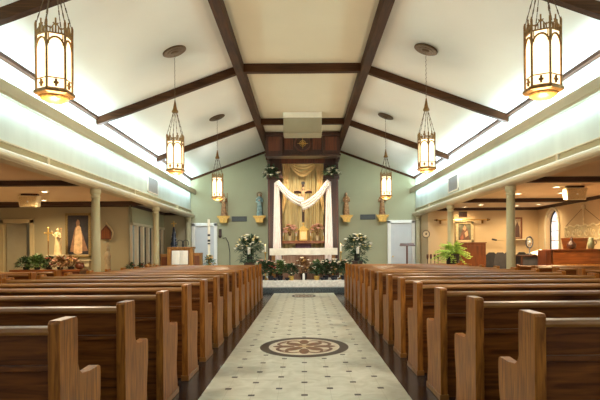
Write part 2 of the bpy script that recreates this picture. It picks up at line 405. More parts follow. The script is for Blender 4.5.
# dark beams and cornice bands of the side ceilings
for y in YBM:
    trim(B(XW+.14, XR, y-.08, y+.08, 2.52, ZS+.01), SIDEBEAM); trim(B(XL, -XW-.14, y-.08, y+.08, 2.52, ZS+.01), SIDEBEAM)
CB = SIDEBEAM
trim(B(XW+.14, XR, YR-.05, YR, ZS-.09, ZS), CB); trim(B(XR-.05, XR, Y0, YR, ZS-.09, ZS), CB)
trim(B(XL, -4.98, YL-.05, YL, ZS-.09, ZS), CB); trim(B(-4.94, -4.90, YL, YLD, ZS-.09, ZS), CB)
trim(B(-4.94, -4.12, YLD-.05, YLD, ZS-.09, ZS), CB)
for n_, a in enumerate([(XW+.12, XR, YR-.02, YR, 0, .12)]): struct(B(*a).build('baseboard_right', WHITE))
struct(B(XL, DL0-.1, YL-.02, YL, 0, .12).build('baseboard_left', WHITE))

# doors
def door(i, x0, x1, zt, y, inner=True, yb=0):
    o = struct(B(x0+.09, x1-.09, y-.045, y-.005, yb, zt-.09).build('door_%d' % i, DOORW))
    f = MB(); f.box(x0-.02, x0+.09, y-.12, y, yb, zt); f.box(x1-.09, x1+.02, y-.12, y, yb, zt); f.box(x0-.02, x1+.02, y-.12, y, zt-.09, zt+.02)
    f.build('door_frame', WHITE, o, .006)
    p = MB(); w = x1-x0-.18
    for (za, zb) in ((.2, .85), (.95, zt-.25)):
        p.box(x0+.09+w*.14, x1-.09-w*.14, y-.052, y-.044, yb+za, zb)
    p.build('door_panel', DOORW, o, .004)
    k = MB(); side = x0+.09+w*.1 if i == 2 else x1-.09-w*.1
    k.ball((side, y-.075, 1.02), .028, 10); k.tube([(side, y-.045, 1.02), (side, y-.075, 1.02)], .01, 6)
    k.build('door_handle', BRASS, o, smooth=True)
s = F/YB
door(1, (193-VX)/s, (217-VX)/s, H+(VY-223)/s, YB)
door(2, (388-VX)/s, (414-VX)/s, H+(VY-221.5)/s, YB)
# left aisle doorway with an open leaf
o = struct(MB().box(DL0-.02, DL0+.1, YL-.04, YL+.14, 0, DLT).box(DL1-.1, DL1+.02, YL-.04, YL+.14, 0, DLT).box(DL0-.02, DL1+.02, YL-.04, YL+.14, DLT-.1, DLT+.02).build('door_3', mat('door_casing', (.55, .45, .26), .5, 0, .04, 4), bevel=.006))
lf = MB().box(0, .52, -.02, .02, .01, DLT-.11).build('door_leaf', mat('olive_grey_door', (.36, .32, .21), .5, 0, .05, 4), o)
lf.location = (DL0+.12, YL+.1, 0); lf.rotation_euler = (0, 0, .35)
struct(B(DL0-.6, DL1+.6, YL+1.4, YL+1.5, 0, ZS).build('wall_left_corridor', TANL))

# columns
def col_proto():
    t = thing('column', '', 'column')
    MB().lathe([(.092, .1), (.088, .2), (.085, 1.2), (.078, 2.28)], n=24).build('shaft', COLM, t, smooth=True)
    MB().lathe([(.078, 2.27), (.09, 2.28), (.09, 2.30), (.08, 2.31), (.08, 2.34), (.105, 2.37), (.105, 2.40), (.10, 2.405), (.10, 2.452)], n=24).build('capital', COLM, t)
    MB().lathe([(.14, 0), (.14, .06), (.12, .08), (.115, .11)], n=24).build('base', COLM, t)
    return t
cp = None
for sx, nm in ((-1, 'left'), (1, 'right')):
    for k, y in enumerate([10.6, 14.93, 19.15]):
        lb = 'pale green round column on the %s, %s' % (nm, ['nearest the camera', 'middle of the row', 'farthest, beside the white door'][k])
        if cp is None: cp = col_proto(); r = cp; r.location = (sx*4.035, y, 0)
        else: r = dup(cp, (sx*4.035, y, 0))
        r['label'] = lb; r['group'] = 'round columns between nave and side aisles'

# ------------------------------------------------------------------ pews
def pew(sx, L, name='pew', simple=False):
    t = thing('pew', '', 'pew')
    def X(a, b_): return sorted((sx*a, sx*b_))
    prof = [(0, 0), (0, .885), (.015, .90), (.185, .90), (.20, .885), (.20, .67), (.215, .635), (.25, .615), (.35, .605), (.46, .61), (.485, .60), (.49, .56), (.485, .45), (.465, .36), (.45, .27), (.455, .18), (.475, .1), (.48, 0)]
    for a in (0, L-.055):
        x0, x1 = X(a, a+.055); m = MB(); m.prism(prof, x0, x1, 'x'); e = m.build('end_panel', OAK, t, .003)
        k = MB(); x0, x1 = X(a-.008, a+.063); k.box(x0, x1, -.006, .49, 0, .05); k.build('base_shoe', OAKTOP, e, .004)
    x0, x1 = X(.05, L-.05)
    bp = [(.045, .30), (.02, .84), (.045, .84), (.07, .30)]
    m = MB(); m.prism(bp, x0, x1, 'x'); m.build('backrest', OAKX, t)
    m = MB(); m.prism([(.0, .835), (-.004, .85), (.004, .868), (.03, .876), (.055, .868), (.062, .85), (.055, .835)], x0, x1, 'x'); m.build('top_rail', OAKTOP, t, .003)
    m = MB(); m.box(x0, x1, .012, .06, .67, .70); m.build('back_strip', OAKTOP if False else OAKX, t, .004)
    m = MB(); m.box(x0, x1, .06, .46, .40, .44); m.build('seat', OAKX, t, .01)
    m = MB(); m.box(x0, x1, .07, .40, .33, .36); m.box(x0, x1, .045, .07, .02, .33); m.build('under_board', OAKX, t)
    if False:
        m = MB(); m.box(*X(.2, .9), -.10, .0, .50, .515); m.box(*X(.2, .9), -.11, -.095, .50, .60)
        for q in (.2, .9): m.box(*X(q, q+.015), -.11, .02, .50, .62)
        m.build('book_rack', OAKX, t, .003)
    m = MB(); m.box(*X(.12, L-.12), -.26, -.12, .10, .14); m.box(*X(.12, L-.12), -.25, -.13, .14, .17)
    for q in (.2, L/2, L-.25): m.box(*X(q, q+.03), -.2, .06, .08, .12); m.box(*X(q, q+.03), -.2, -.17, 0, .10)
    m.build('kneeler', DARKPANEL, t, .006)
    return t
for sx, nm in ((-1, 'left'), (1, 'right')):
    p0 = pew(sx, 2.72)
    for k in range(14):
        r = p0 if k == 0 else dup(p0)
        r.location = (sx*1.09, (2.575 if sx > 0 else 2.43)+.89*k, 0)
        r['label'] = 'long oak pew %s of the aisle, %s row counted from the camera' % (nm, ORD[k])
        r['group'] = 'oak pews %s of the aisle' % nm
p1 = pew(-1, 3.7, simple=True)
for k, y in enumerate([9.75, 8.85, 7.95, 7.05]):
    r = p1 if k == 0 else dup(p1)
    r.location = (-4.42, y, 0); r['label'] = 'oak pew in left side aisle beyond the columns, %s from the front' % ORD[k]; r['group'] = 'oak pews in the left side aisle'
p2 = pew(1, 2.8, simple=True)
for k, y in enumerate([11.6, 10.7, 9.8, 8.9, 8.0]):
    r = p2 if k == 0 else dup(p2)
    r.location = (4.55, y, 0); r['label'] = 'oak pew in right side aisle beyond the columns, %s from the front' % ORD[k]; r['group'] = 'oak pews in the right side aisle'

# ------------------------------------------------------------------ floor medallions
def medallion(cy, rx, ry, label):
    t = thing('floor_medallion', label, 'floor inlay', (0, cy, 0))
    n = 64
    def ring(r0, r1, z):
        m = MB(); vs = []
        for i in range(n):
            a = 2*PI*i/n
            vs += [(r0*rx*math.cos(a), r0*ry*math.sin(a), z), (r1*rx*math.cos(a), r1*ry*math.sin(a), z)]
        m.add(vs, [(2*i, 2*i+1, (2*i+3) % (2*n), (2*i+2) % (2*n)) for i in range(n)]); return m
    def disc(r, z):
        m = MB(); m.add([(r*rx*math.cos(2*PI*i/n), r*ry*math.sin(2*PI*i/n), z) for i in range(n)], [tuple(range(n))]); return m
    DK = mat('medallion_dark_stone', (.03, .022, .016), .4, 0, .3, 20); LT = mat('medallion_cream_stone', (.66, .60, .48), .3, 0, .08, 12)
    BR = mat('medallion_brown_stone', (.16, .062, .02), .4, 0, .3, 14)
    ring(.80, 1.0, .0016).build('outer_ring', DK, t); disc(.80, .0012).build('cream_disc', LT, t)
    # interlaced scroll pattern
    m = MB()
    def blob(cx, cyy, a, b_, rot, k=16):
        m.add([((cx+a*math.cos(q)*math.cos(rot)-b_*math.sin(q)*math.sin(rot))*rx, (cyy+a*math.cos(q)*math.sin(rot)+b_*math.sin(q)*math.cos(rot))*ry, .002) for q in [2*PI*i/k for i in range(k)]], [tuple(range(k))])
    def arc(cx, cyy, r, w, a0, a1, k=14):
        vs = []
        for i in range(k+1):
            a = a0+(a1-a0)*i/k; ww = w*(.4+.6*math.sin(PI*i/k))
            vs += [((cx+(r-ww/2)*math.cos(a))*rx, (cyy+(r-ww/2)*math.sin(a))*ry, .0022), ((cx+(r+ww/2)*math.cos(a))*rx, (cyy+(r+ww/2)*math.sin(a))*ry, .0022)]
        m.add(vs, [(2*i, 2*i+1, 2*i+3, 2*i+2) for i in range(k)])
    for q in range(4):
        a = PI/2*q; blob(.46*math.cos(a), .46*math.sin(a), .25, .11, a)
        b2 = a+PI/4; blob(.32*math.cos(b2), .32*math.sin(b2), .24, .13, b2)
        for sg in (-1, 1):
            c2 = a+sg*.48; arc(.50*math.cos(c2), .50*math.sin(c2), .15, .085, c2-2.2, c2+1.7)
        arc(0, 0, .68, .07, b2-.33, b2+.33)
    m.build('brown_scrollwork', BR, t, fix=False)
    m = MB(); m.add([(.16*rx, 0, .0028), (0, .13*ry, .0028), (-.16*rx, 0, .0028), (0, -.13*ry, .0028)], [(0, 1, 2, 3)]); m.build('centre_diamond', mat('medallion_ochre', (.50, .36, .16), .3, 0, .1, 10), t)
medallion(6.92, .56, .72, 'large oval inlaid medallion with brown scrollwork in the tiled aisle')
medallion(14.9, .33, .62, 'small distant oval medallion at the altar end of the aisle')

# ------------------------------------------------------------------ lanterns
def lantern():
    t = thing('hanging_lantern', '', 'lantern')     # origin at bottom of the frame ring
    R = .142; n6 = 6
    def hexp(r, i, ph=PI/6): a = 2*PI*i/n6+ph; return (r*math.cos(a), r*math.sin(a))
    g = MB(); g.lathe([(R*.93, .04), (R*.93, .51)], n=6, ph=PI/6); gl = g.build('glass_panels', LAMPG, t)
    f = MB()
    for i in range(6):
        x, y = hexp(R, i); f.tube([(x, y, .0), (x, y, .60)], .0105, 6); f.lathe([(.012, 0), (.004, .04)], (x, y, .58), 6)
    f.lathe([(R*1.02, 0.0), (R*1.16, .012), (R*1.16, .035), (R*1.02, .05)], n=6, ph=PI/6)
    for i in range(6):
        x0, y0 = hexp(R, i); x1, y1 = hexp(R, i+1)
        def lp(u, z): return (x0+(x1-x0)*u, y0+(y1-y0)*u, z)
        f.tube([lp(0, .13), lp(1, .13)], .005, 5); f.tube([lp(0, .50), lp(1, .50)], .007, 5)
        # pointed arch
        for q in (0, 1):
            pts = []
            for j in range(6):
                tt = j/5; u = .5*(1-math.cos(tt*PI/2)); z = .36+.11*math.sin(tt*PI/2)
                pts.append(lp(u if q == 0 else 1-u, z))
            f.tube(pts, .009, 5)
        f.tube([lp(.12, .405), lp(.12, .5)], .005, 5); f.tube([lp(.88, .405), lp(.88, .5)], .005, 5)
        # small cross in the base band, fleur cresting above
        f.tube([lp(.5, .06), lp(.5, .12)], .011, 5); f.tube([lp(.36, .09), lp(.64, .09)], .011, 5)
        f.tube([lp(0, .55), lp(.25, .535), lp(.5, .59), lp(.75, .535), lp(1, .55)], .007, 5)
        f.tube([lp(.5, .5), lp(.5, .625)], .007, 5); f.tube([lp(.36, .585), lp(.5, .56), lp(.64, .585)], .006, 5)
        for u in (.2, .35, .65, .8): f.tube([lp(u, .5), lp(u, .55)], .005, 5)
    f.build('metal_frame', GOLD, t)
    b_ = MB(); b_.lathe([(.02, -.055), (.07, -.045), (.11, -.022), (.125, .004)], n=18); b_.build('bottom_bowl', LAMPB, t, smooth=True)
    # six suspension chains up to the cone
    zc = 1.0
    for i in range(6):
        x, y = hexp(R*.97, i); m = MB(); npt = 9
        for j in range(npt):
            a0, a1 = j/npt, (j+.92)/npt
            def q(a): return (x*(1-a)+x*.18*a, y*(1-a)+y*.18*a, .60+(zc-.60)*a)
            m.tube([q(a0), q(a1)], .0055 if j % 2 else .0035, 5)
        m.build('suspension_chain', BRONZE, t)
    m = MB(); m.lathe([(.05, zc-.02), (.055, zc), (.035, zc+.04), (.02, zc+.12), (.008, zc+.19)], n=10); m.build('cone_cap', GOLD, t, smooth=True)
    return t
def chain_up(root, z0, z1):
    m = MB(); n = int((z1-z0)/.035)
    for j in range(n):
        a = z0+(z1-z0)*j/n; b_ = z0+(z1-z0)*(j+1)/n; w = .008
        if j % 2: m.tube([(-w, 0, a), (w, 0, (a+b_)/2), (-w*.2, 0, b_)], .004, 4)
        else: m.tube([(0, -w, a), (0, w, (a+b_)/2), (0, -w*.2, b_)], .004, 4)
    m.build('chain', BRONZE, root)
LX = 2.1; zceil = ZC-(LX-XB)*sl
L0 = lantern()
L0_plate = None
base = None
for sx, nm in ((-1, 'left'), (1, 'right')):
    for k, y in enumerate([4.62, 8.98, 13.4]):
        if base is None:
            base = L0; chain_up(base, 1.19, zceil-2.53-.02)
            pl = MB(); pl.lathe([(.03, -.035), (.06, -.03), (.07, -.018), (.12, -.018), (.125, -.010), (.18, -.010), (.20, 0), (.20, .012)], n=28)
            po = pl.build('ceiling_plate', BRONZE, base, smooth=False); po.location = (0, 0, zceil-2.53-.012); po.rotation_euler = (0, -math.atan(sl), 0)
            r = base
        else:
            r = dup(base)
            if sx == 1:
                for c in r.children:
                    if c.name.startswith('ceiling_plate'): c.rotation_euler = (0, math.atan(sl), 0)
        r.location = (-LX if sx < 0 else 2.04, y, 2.53 + (0 if sx < 0 else .0))
        r['label'] = 'gilt hexagonal lantern with glowing panels hanging %s of the aisle, %s' % (nm, ['nearest the camera', 'second from the camera', 'third, nearest the altar'][k])
        r['group'] = 'hanging gothic lanterns over the pews'
        ld = bpy.data.lights.new('lantern_light', 'POINT'); ld.energy = 48; ld.color = (1, .80, .56); ld.shadow_soft_size = .12
        lo = bpy.data.objects.new('lantern_light', ld); C.objects.link(lo); lo.location = (-LX if sx < 0 else 2.04, y, 2.12)

# ------------------------------------------------------------------ downlights, speakers, vents
def downlight(x, y, z, label, grp):
    t = thing('downlight', label, 'ceiling light', (x, y, z), 0, grp)
    m = MB(); m.torus((0, 0, -.004), .088, .014, 20, 6, 'z'); m.build('trim_ring', WHITE, t, smooth=True)
    m = MB(); m.lathe([(.078, -.006), (.078, .0)], n=20); m.build('lens', DLENS, t)
    ld = bpy.data.lights.new('downlight_beam', 'SPOT'); ld.energy = (60 if y > 15.3 else 240) if x > 0 else 185; ld.color = (1, .74, .42); ld.spot_size = 2.8; ld.spot_blend = .9; ld.shadow_soft_size = .08
    lo = bpy.data.objects.new('downlight_beam', ld); C.objects.link(lo); lo.location = (x, y, z-.03)
def dl(px, py, lab, grp):
    d = F*(ZS-H)/(VY-py); x = (px-VX)*d/F; downlight(x, d, ZS-.002, lab, grp)
GR = 'recessed lights in the right side ceiling'; GL = 'recessed lights in the left side ceiling'
dl(45, 189.5, 'round recessed light in left ceiling, upper right of the speaker', GL)
dl(44, 198, 'dim round recessed light in left ceiling, beside the speaker', GL)
dl(557, 188.5, 'bright recessed light in right ceiling, nearest, above the beige speaker', GR)
dl(518.5, 195, 'recessed light in right ceiling just right of the near column', GR)
dl(562, 194.5, 'small recessed light half hidden by the right beige speaker', GR)
dl(481, 205.8, 'recessed light in right ceiling between the two columns', GR)
dl(465, 208, 'recessed light in right ceiling above the gold candle rail', GR)
dl(517, 207, 'recessed light in right ceiling behind the near column', GR)
dl(539, 205.8, 'faint recessed light in right ceiling above the arched window', GR)
for (x, y) in ((-6.6, 6.5), (-6.6, 9.2), (6.2, 7.0)):
    downlight(x, y, ZS-.002, 'recessed light in the near part of the %s side ceiling' % ('left' if x < 0 else 'right'), GL if x < 0 else GR)

def speaker(loc, rz, label):
    t = thing('ceiling_speaker', label, 'speaker', loc, rz)
    m = MB(); m.prism([(-.21, 0), (.21, 0), (.18, -.25), (-.18, -.25)], -.12, .12, 'y'); m.build('cabinet', SPK, t, .02)
    m = MB(); m.prism([(-.18, -.02), (.18, -.02), (.15, -.23), (-.15, -.23)], -.135, -.122, 'y'); m.build('grille', SPKG, t, .006)
    m = MB(); m.box(-.17, .17, -.03, .08, 0, .035); m.build('mounting_bracket', DARKWOOD, t)
    m = MB(); m.ball((0, -.137, -.13), .022, 10); m.build('badge', ACW, t)
    t.rotation_euler = (.10, 0, rz); t.scale = (1.1, 1.1, 1.1)
d = 11.4; d = 12.9; p = W(30, 193, d); speaker((p.x, d, ZS-.035), .12, 'beige box speaker hung from the left side ceiling')
d = 10.9; p = W(575.5, 188, 12.1); speaker((p.x, 12.1, ZS-.035), -.10, 'beige box speaker hung from the right side ceiling')

def vent(loc, w, h, axis, label, mt=GREY):
    t = thing('wall_vent', label, 'vent', loc)
    a = MB(); b_ = MB()
    if axis == 'x':
        a.box(-.02, .02, -w/2, w/2, -h/2, -h/2+.03).box(-.02, .02, -w/2, w/2, h/2-.03, h/2).box(-.02, .02, -w/2, -w/2+.03, -h/2, h/2).box(-.02, .02, w/2-.03, w/2, -h/2, h/2)
        for k in range(12): z = -h/2+.04+(h-.08)*k/11; b_.box(-.012, .012, -w/2+.03, w/2-.03, z-.008, z+.008)
        b_.box(-.001, .014, -w/2+.02, w/2-.02, -h/2+.02, h/2-.02)
    else:
        a.box(-w/2, w/2, -.02, .01, -h/2, -h/2+.02).box(-w/2, w/2, -.02, .01, h/2-.02, h/2).box(-w/2, -w/2+.02, -.02, .01, -h/2, h/2).box(w/2-.02, w/2, -.02, .01, -h/2, h/2)
        for k in range(7): z = -h/2+.03+(h-.06)*k/6; b_.box(-w/2+.02, w/2-.02, -.012, .006, z-.006, z+.006)
        b_.box(-w/2+.01, w/2-.01, -.002, .008, -h/2+.01, h/2-.01)
    a.build('vent_frame', ACW if axis == 'x' else DARKWOOD, t); b_.build('louvres', mt, t)
vent((-3.985, 14.45, 2.985), .95, .42, 'x', 'grey louvred vent high on the left nave wall')
vent((3.985, 14.45, 2.985), .95, .42, 'x', 'grey louvred vent high on the right nave wall')
p = W(463, 215.5, YR); vent((p.x, YR-.012, p.z), .27, .17, 'y', 'small dark vent high on the right tan wall', DARKWOOD)

# ceiling air unit
t = thing('ceiling_unit', 'pale beige rectangular air unit hung from ceiling before the altar canopy', 'air conditioner', (0, 14.2, ZC-.55))
B(-.50, .50, 0, .6, .01, .548).build('housing', ACM, t, .012)
B(-.505, .505, -.012, .61, -.005, .012).build('lower_lip', ACM, t, .004)
B(-.50, .50, -.014, 0, .40, .545).build('upper_grille', ACW, t, .004)

# ------------------------------------------------------------------ reredos
rd = thing('altar_canopy', 'dark carved wooden canopy and pillars framing the altar', 'canopy', (0, 18.0, .35))
def RB(*a): return MB().box(a[0], a[1], a[2]-18, a[3]-18, a[4]-.35, a[5]-.35)
RB(-1.12, 1.12, 16.62, 17.2, 4.14, ZC-.01).box(-1.12, 1.12, -.8, .5, 3.97, ZC-.36).build('canopy_body', DARKWOOD, rd)
m = RB(-1.13, 1.13, 16.58, 16.64, 4.13, 4.24)
m.box(-1.15, 1.15, 16.45-18, 16.66-18, 3.75, 3.81).box(-.62, .62, 16.52-18, 16.66-18, ZC-.12-.35, ZC-.02-.35)
m.build('cornice', DARKWOOD, rd, .01)
for sx in (-1, 1):
    a, b_ = sorted((sx*.60, sx*1.125)); c = RB(a, b_, 16.5, 16.7, 4.17, ZC-.02).build('corner_block', DARKWOOD, rd, .01)
    a, b_ = sorted((sx*.68, sx*1.04)); RB(a, b_, 16.485, 16.5, 4.27, ZC-.16).build('block_panel', DARKPANEL, c, .006)
    a, b_ = sorted((sx*.57, sx*1.125)); RB(a, b_, 16.44, 16.6, ZC-.13, ZC-.03).build('block_cornice', DARKWOOD, c, .01)
    a, b_ = sorted((sx*.70, sx*1.17)); c = RB(a, b_, 18.0, 18.35, .35, 4.31).build('pillar', DARKWOOD, rd, .012)
    for x in (.735, 1.11):
        a, b_ = sorted((sx*x, sx*(x+.03))); RB(a, b_, 17.98, 18.0, .5, 3.9).build('pillar_moulding', DARKPANEL, c, .005)
    a, b_ = sorted((sx*.66, sx*1.20)); RB(a, b_, 17.9, 18.36, 3.62, 3.72).build('pillar_capital', DARKWOOD, c, .01)
    a, b_ = sorted((sx*1.08, sx*1.17)); RB(a, b_, 17.2, 18.0, 4.12, 4.31).build('side_bracket', DARKWOOD, rd, .01)
    for x in (.30,):
        a, b_ = sorted((sx*.30, sx*.56)); RB(a, b_, 16.60, 16.62, 4.32, ZC-.18).build('face_panel', DARKPANEL, rd, .006)
RB(-1.17, 1.17, 19.2, 19.38, .35, 4.31).build('back_board', DARKWOOD, rd)
for sx in (-1, 1):
    a, b_ = sorted((sx*1.11, sx*1.17)); RB(a, b_, 18.35, 19.2, .35, 4.31).build('side_board', DARKWOOD, rd)
RB(-.72, .72, 17.98, 18.03, 4.12, 4.34).build('soffit_cover', DARKPANEL, rd, .006)  # dark board added to cover the overlit soffit behind it
RB(-1.15, 1.15, 18.5, 19.2, 4.32, 4.42).build('roof_board', DARKWOOD, rd)
# round emblem
em = MB(); em.tube([(0, 0, 0), (0, -.03, 0)], .25, 28); e = em.build('emblem', DARKWOOD, rd); e.location = (0, 16.60-18, 4.50-.35)
st = MB(); 
for k in range(4):
    a = k*PI/2
    st.prism([(.0+.25*0, 0), (.025*math.cos(a+PI/2), .025*math.sin(a+PI/2)), (.17*math.cos(a), .17*math.sin(a)), (-.025*math.cos(a+PI/2), -.025*math.sin(a+PI/2))], -.045, -.03, 'y')
    a += PI/4; st.prism([(0, 0), (.02*math.cos(a+PI/2), .02*math.sin(a+PI/2)), (.09*math.cos(a), .09*math.sin(a)), (-.02*math.cos(a+PI/2), -.02*math.sin(a+PI/2))], -.042, -.03, 'y')
st.torus((0, -.035, 0), .09, .008, 20, 6, 'y'); st.build('gold_star', BRASS, e)
et = MB(); et.torus((0, -.03, 0), .24, .02, 28, 6, 'y'); et.build('emblem_rim', DARKPANEL, e, smooth=True)
# shelf
sh = RB(-.70, .70, 18.02, 18.5, 1.53, 1.575); sh.box(-.70, .70, .0, .04, 1.13, 1.18); sh.build('shelf', REDWOODX, rd, .006)
RB(-.26, .26, 18.1, 18.4, .35, 1.53).build('shelf_support', VIOLET, rd)

# curtain behind the crucifix
def drape(x0, x1, y, z0, z1, folds, amp, name, mt, label=None, cat=None, taper=0, parent=None, nv=24, seed=0):
    m = MB(); rr = random.Random(seed); nu = folds*8
    ph = [rr.uniform(-.5, .5) for _ in range(4)]
    def fn(u, v):
        a = amp*(.6+.4*math.sin(3*u+ph[0]*6))*(1-.3*v)
        cx = (x0+x1)/2; w = (x1-x0)*(1-taper*v)
        return (cx+(u-.5)*w, y+a*math.sin(2*PI*folds*u+ph[1]+.5*math.sin(4*v+ph[2])), z0+(z1-z0)*v)
    m.grid(fn, nu, nv); o = m.build(name, mt, parent, smooth=True, solid=.006)
    if label: tag(o, label, cat)
    return o
drape(-.72, .72, 18.66, .37, 4.28, 10, .085, 'backdrop_curtain', GOLDCLOTH, 'pale gold pleated curtain hanging behind the crucifix', 'curtain', seed=3)
for sx, nm in ((-1, 'left'), (1, 'right')):
    m = MB()
    def fn(u, v, sx=sx):
        z = 4.28-v*(1.9-1.0*u)
        x = sx*(.69-.26*u*(1-.25*v)) + sx*.02*math.sin(9*v+2*u)
        return (x, 18.42+.03*math.sin(u*2*PI*4+v*3), z)
    m.grid(fn, 32, 20)
    tag(m.build('side_jabot', GOLDC2, smooth=True, solid=.006), 'pale gold satin cascade hanging at the %s edge of the altar curtain' % nm, 'curtain')
m = MB()
def fn(u, v):
    x = -.44+.88*u; sag = 1-(2*u-1)**2
    top = 4.28-.06*sag; bot = 4.10-.36*sag
    return (x, 18.36-.05*sag*math.sin(v*PI)+.022*math.sin(v*2*PI*4.5), top+(bot-top)*v)
m.grid(fn, 30, 44)
tag(m.build('gold_valance', GOLDC2, smooth=True, solid=.006), 'pale gold swagged valance at the top of altar curtain', 'curtain')

# white swags and tails
def swag(P0, P1, sag, w0, w1, y0, y1, label, tailx, seed):
    t = thing('white_drape', label, 'drape', (tailx, 17.92, 2.6))
    o = Vector(t.location)
    m = MB()
    def fn(u, v):
        cx = P0[0]+(P1[0]-P0[0])*u; cz = P0[1]+(P1[1]-P0[1])*u - sag*4*u*(1-u)*.5
        w = w0+(w1-w0)*u; tx, tz = P1[0]-P0[0], (P1[1]-P0[1])-sag*2*(1-2*u)
        l = math.hypot(tx, tz); nx, nz = -tz/l, tx/l
        if nz < 0: nx, nz = -nx, -nz
        q = (v-.5)*w
        return (cx+nx*q-o.x, y0+(y1-y0)*u+.02*math.sin(v*2*PI*3.5+u)-.03*math.sin(v*PI)-o.y, cz+nz*q-o.z)
    m.grid(fn, 24, 28); m.build('swag', SHEER, t, smooth=True, solid=.008)
    m = MB(); rr = random.Random(seed)
    def ft(u, v):
        w = .155+.135*v; x = tailx+(u-.5)*w; z = P0[1]-.05-v*2.62
        return (x-o.x, 17.90+.022*math.sin(u*2*PI*3+.6*v)-o.y, z-o.z)
    m.grid(ft, 24, 24); m.build('tail', SHEER, t, smooth=True, solid=.008)
k = 17.9/F
pL = ((277.5-VX)*k, H+(VY-181)*k); pR = ((329.5-VX)*k, H+(VY-181)*k)
swag(pL, ((304-VX)*k, H+(VY-202)*k), .30, .16, .32, 17.88, 17.84, 'white cloth drape swagged from the left altar pillar to the crucifix', (277.2-VX)*k, 1)
swag(pR, ((302-VX)*k, H+(VY-206)*k), .32, .16, .30, 17.86, 17.78, 'white cloth drape swagged from the right altar pillar, overlapping the other', (329-VX)*k, 2)

# ------------------------------------------------------------------ foliage helpers
def foliage(m, c, rx, ry, rz, n, L, w, rr, up=.3):
    for _ in range(n):
        a = rr.uniform(0, 2*PI); e = rr.uniform(-.4, 1.3); r = rr.uniform(.25, 1)**.6
        dx, dy, dz = math.cos(a)*math.cos(e), math.sin(a)*math.cos(e), math.sin(e)
        m.leaf((c[0]+dx*rx*r*.8, c[1]+dy*ry*r*.8, c[2]+dz*rz*r*.8), (dx+rr.uniform(-.4, .4), dy+rr.uniform(-.4, .4), dz+up+rr.uniform(-.3, .3)), L*rr.uniform(.6, 1.2), w*rr.uniform(.7, 1.2))
def blossom(m, c, r, rr, n=6):
    ax = rr.uniform(0, PI)
    for k in range(n):
        a = 2*PI*k/n+ax; m.leaf(c, (math.cos(a), math.sin(a)-.5, .35), r, r*.7, .1)
    m.ball((c[0], c[1], c[2]+r*.1), r*.35, 6)
def blossoms(m, c, rx, ry, rz, n, r, rr, front=True):
    for _ in range(n):
        a = rr.uniform(PI, 2*PI) if front else rr.uniform(0, 2*PI); e = rr.uniform(-.3, 1.35)
        blossom(m, (c[0]+math.cos(a)*math.cos(e)*rx, c[1]+math.sin(a)*math.cos(e)*ry, c[2]+math.sin(e)*rz), r*rr.uniform(.75, 1.2), rr)
def plant(name, label, cat, loc, pot, fol, fls, seed, potm=DGREY):
    """pot=(r,h); fol=(rx,ry,rz,n,L,w,mat,zc); fls=[(n,r,mat)]"""
    rr = random.Random(seed); t = thing(name, label, cat, loc)
    if pot:
        r, h = pot; m = MB(); m.lathe([(r*.72, 0), (r*.8, h*.1), (r, h*.9), (r*1.06, h*.92), (r*1.06, h), (r*.9, h)], n=16); m.build('pot', potm, t, smooth=False)
    rx, ry, rz, n, L, w, mt, zc = fol
    m = MB(); foliage(m, (0, 0, zc), rx, ry, rz, n, L, w, rr)
    for _ in range(10): a = rr.uniform(0, 6.28); m.tube([(0, 0, (pot[1] if pot else 0)*.8), (math.cos(a)*rx*.5, math.sin(a)*ry*.5, zc+rz*.4)], .006, 4)
    m.build('foliage', mt, t, fix=False)
    for (k, r, fm) in fls:
        m = MB(); blossoms(m, (0, 0, zc), rx*.95, ry*.95, rz*.95, k, r, rr); m.build('blossoms', fm, t, fix=False)
    return t
# bouquets on the pillar tops
for sx, px, nm in ((-1, 272.5, 'left'), (1, 332, 'right')):
    p = W(px, 174, 17.75)
    t = plant('floral_spray', 'dark spray with white lilies where the drape meets the %s altar pillar' % nm, 'flowers', (p.x, 17.68, p.z), None, (.24, .13, .24, 150, .19, .07, LEAFD, 0), [(9, .10, PETW)], 20+sx)
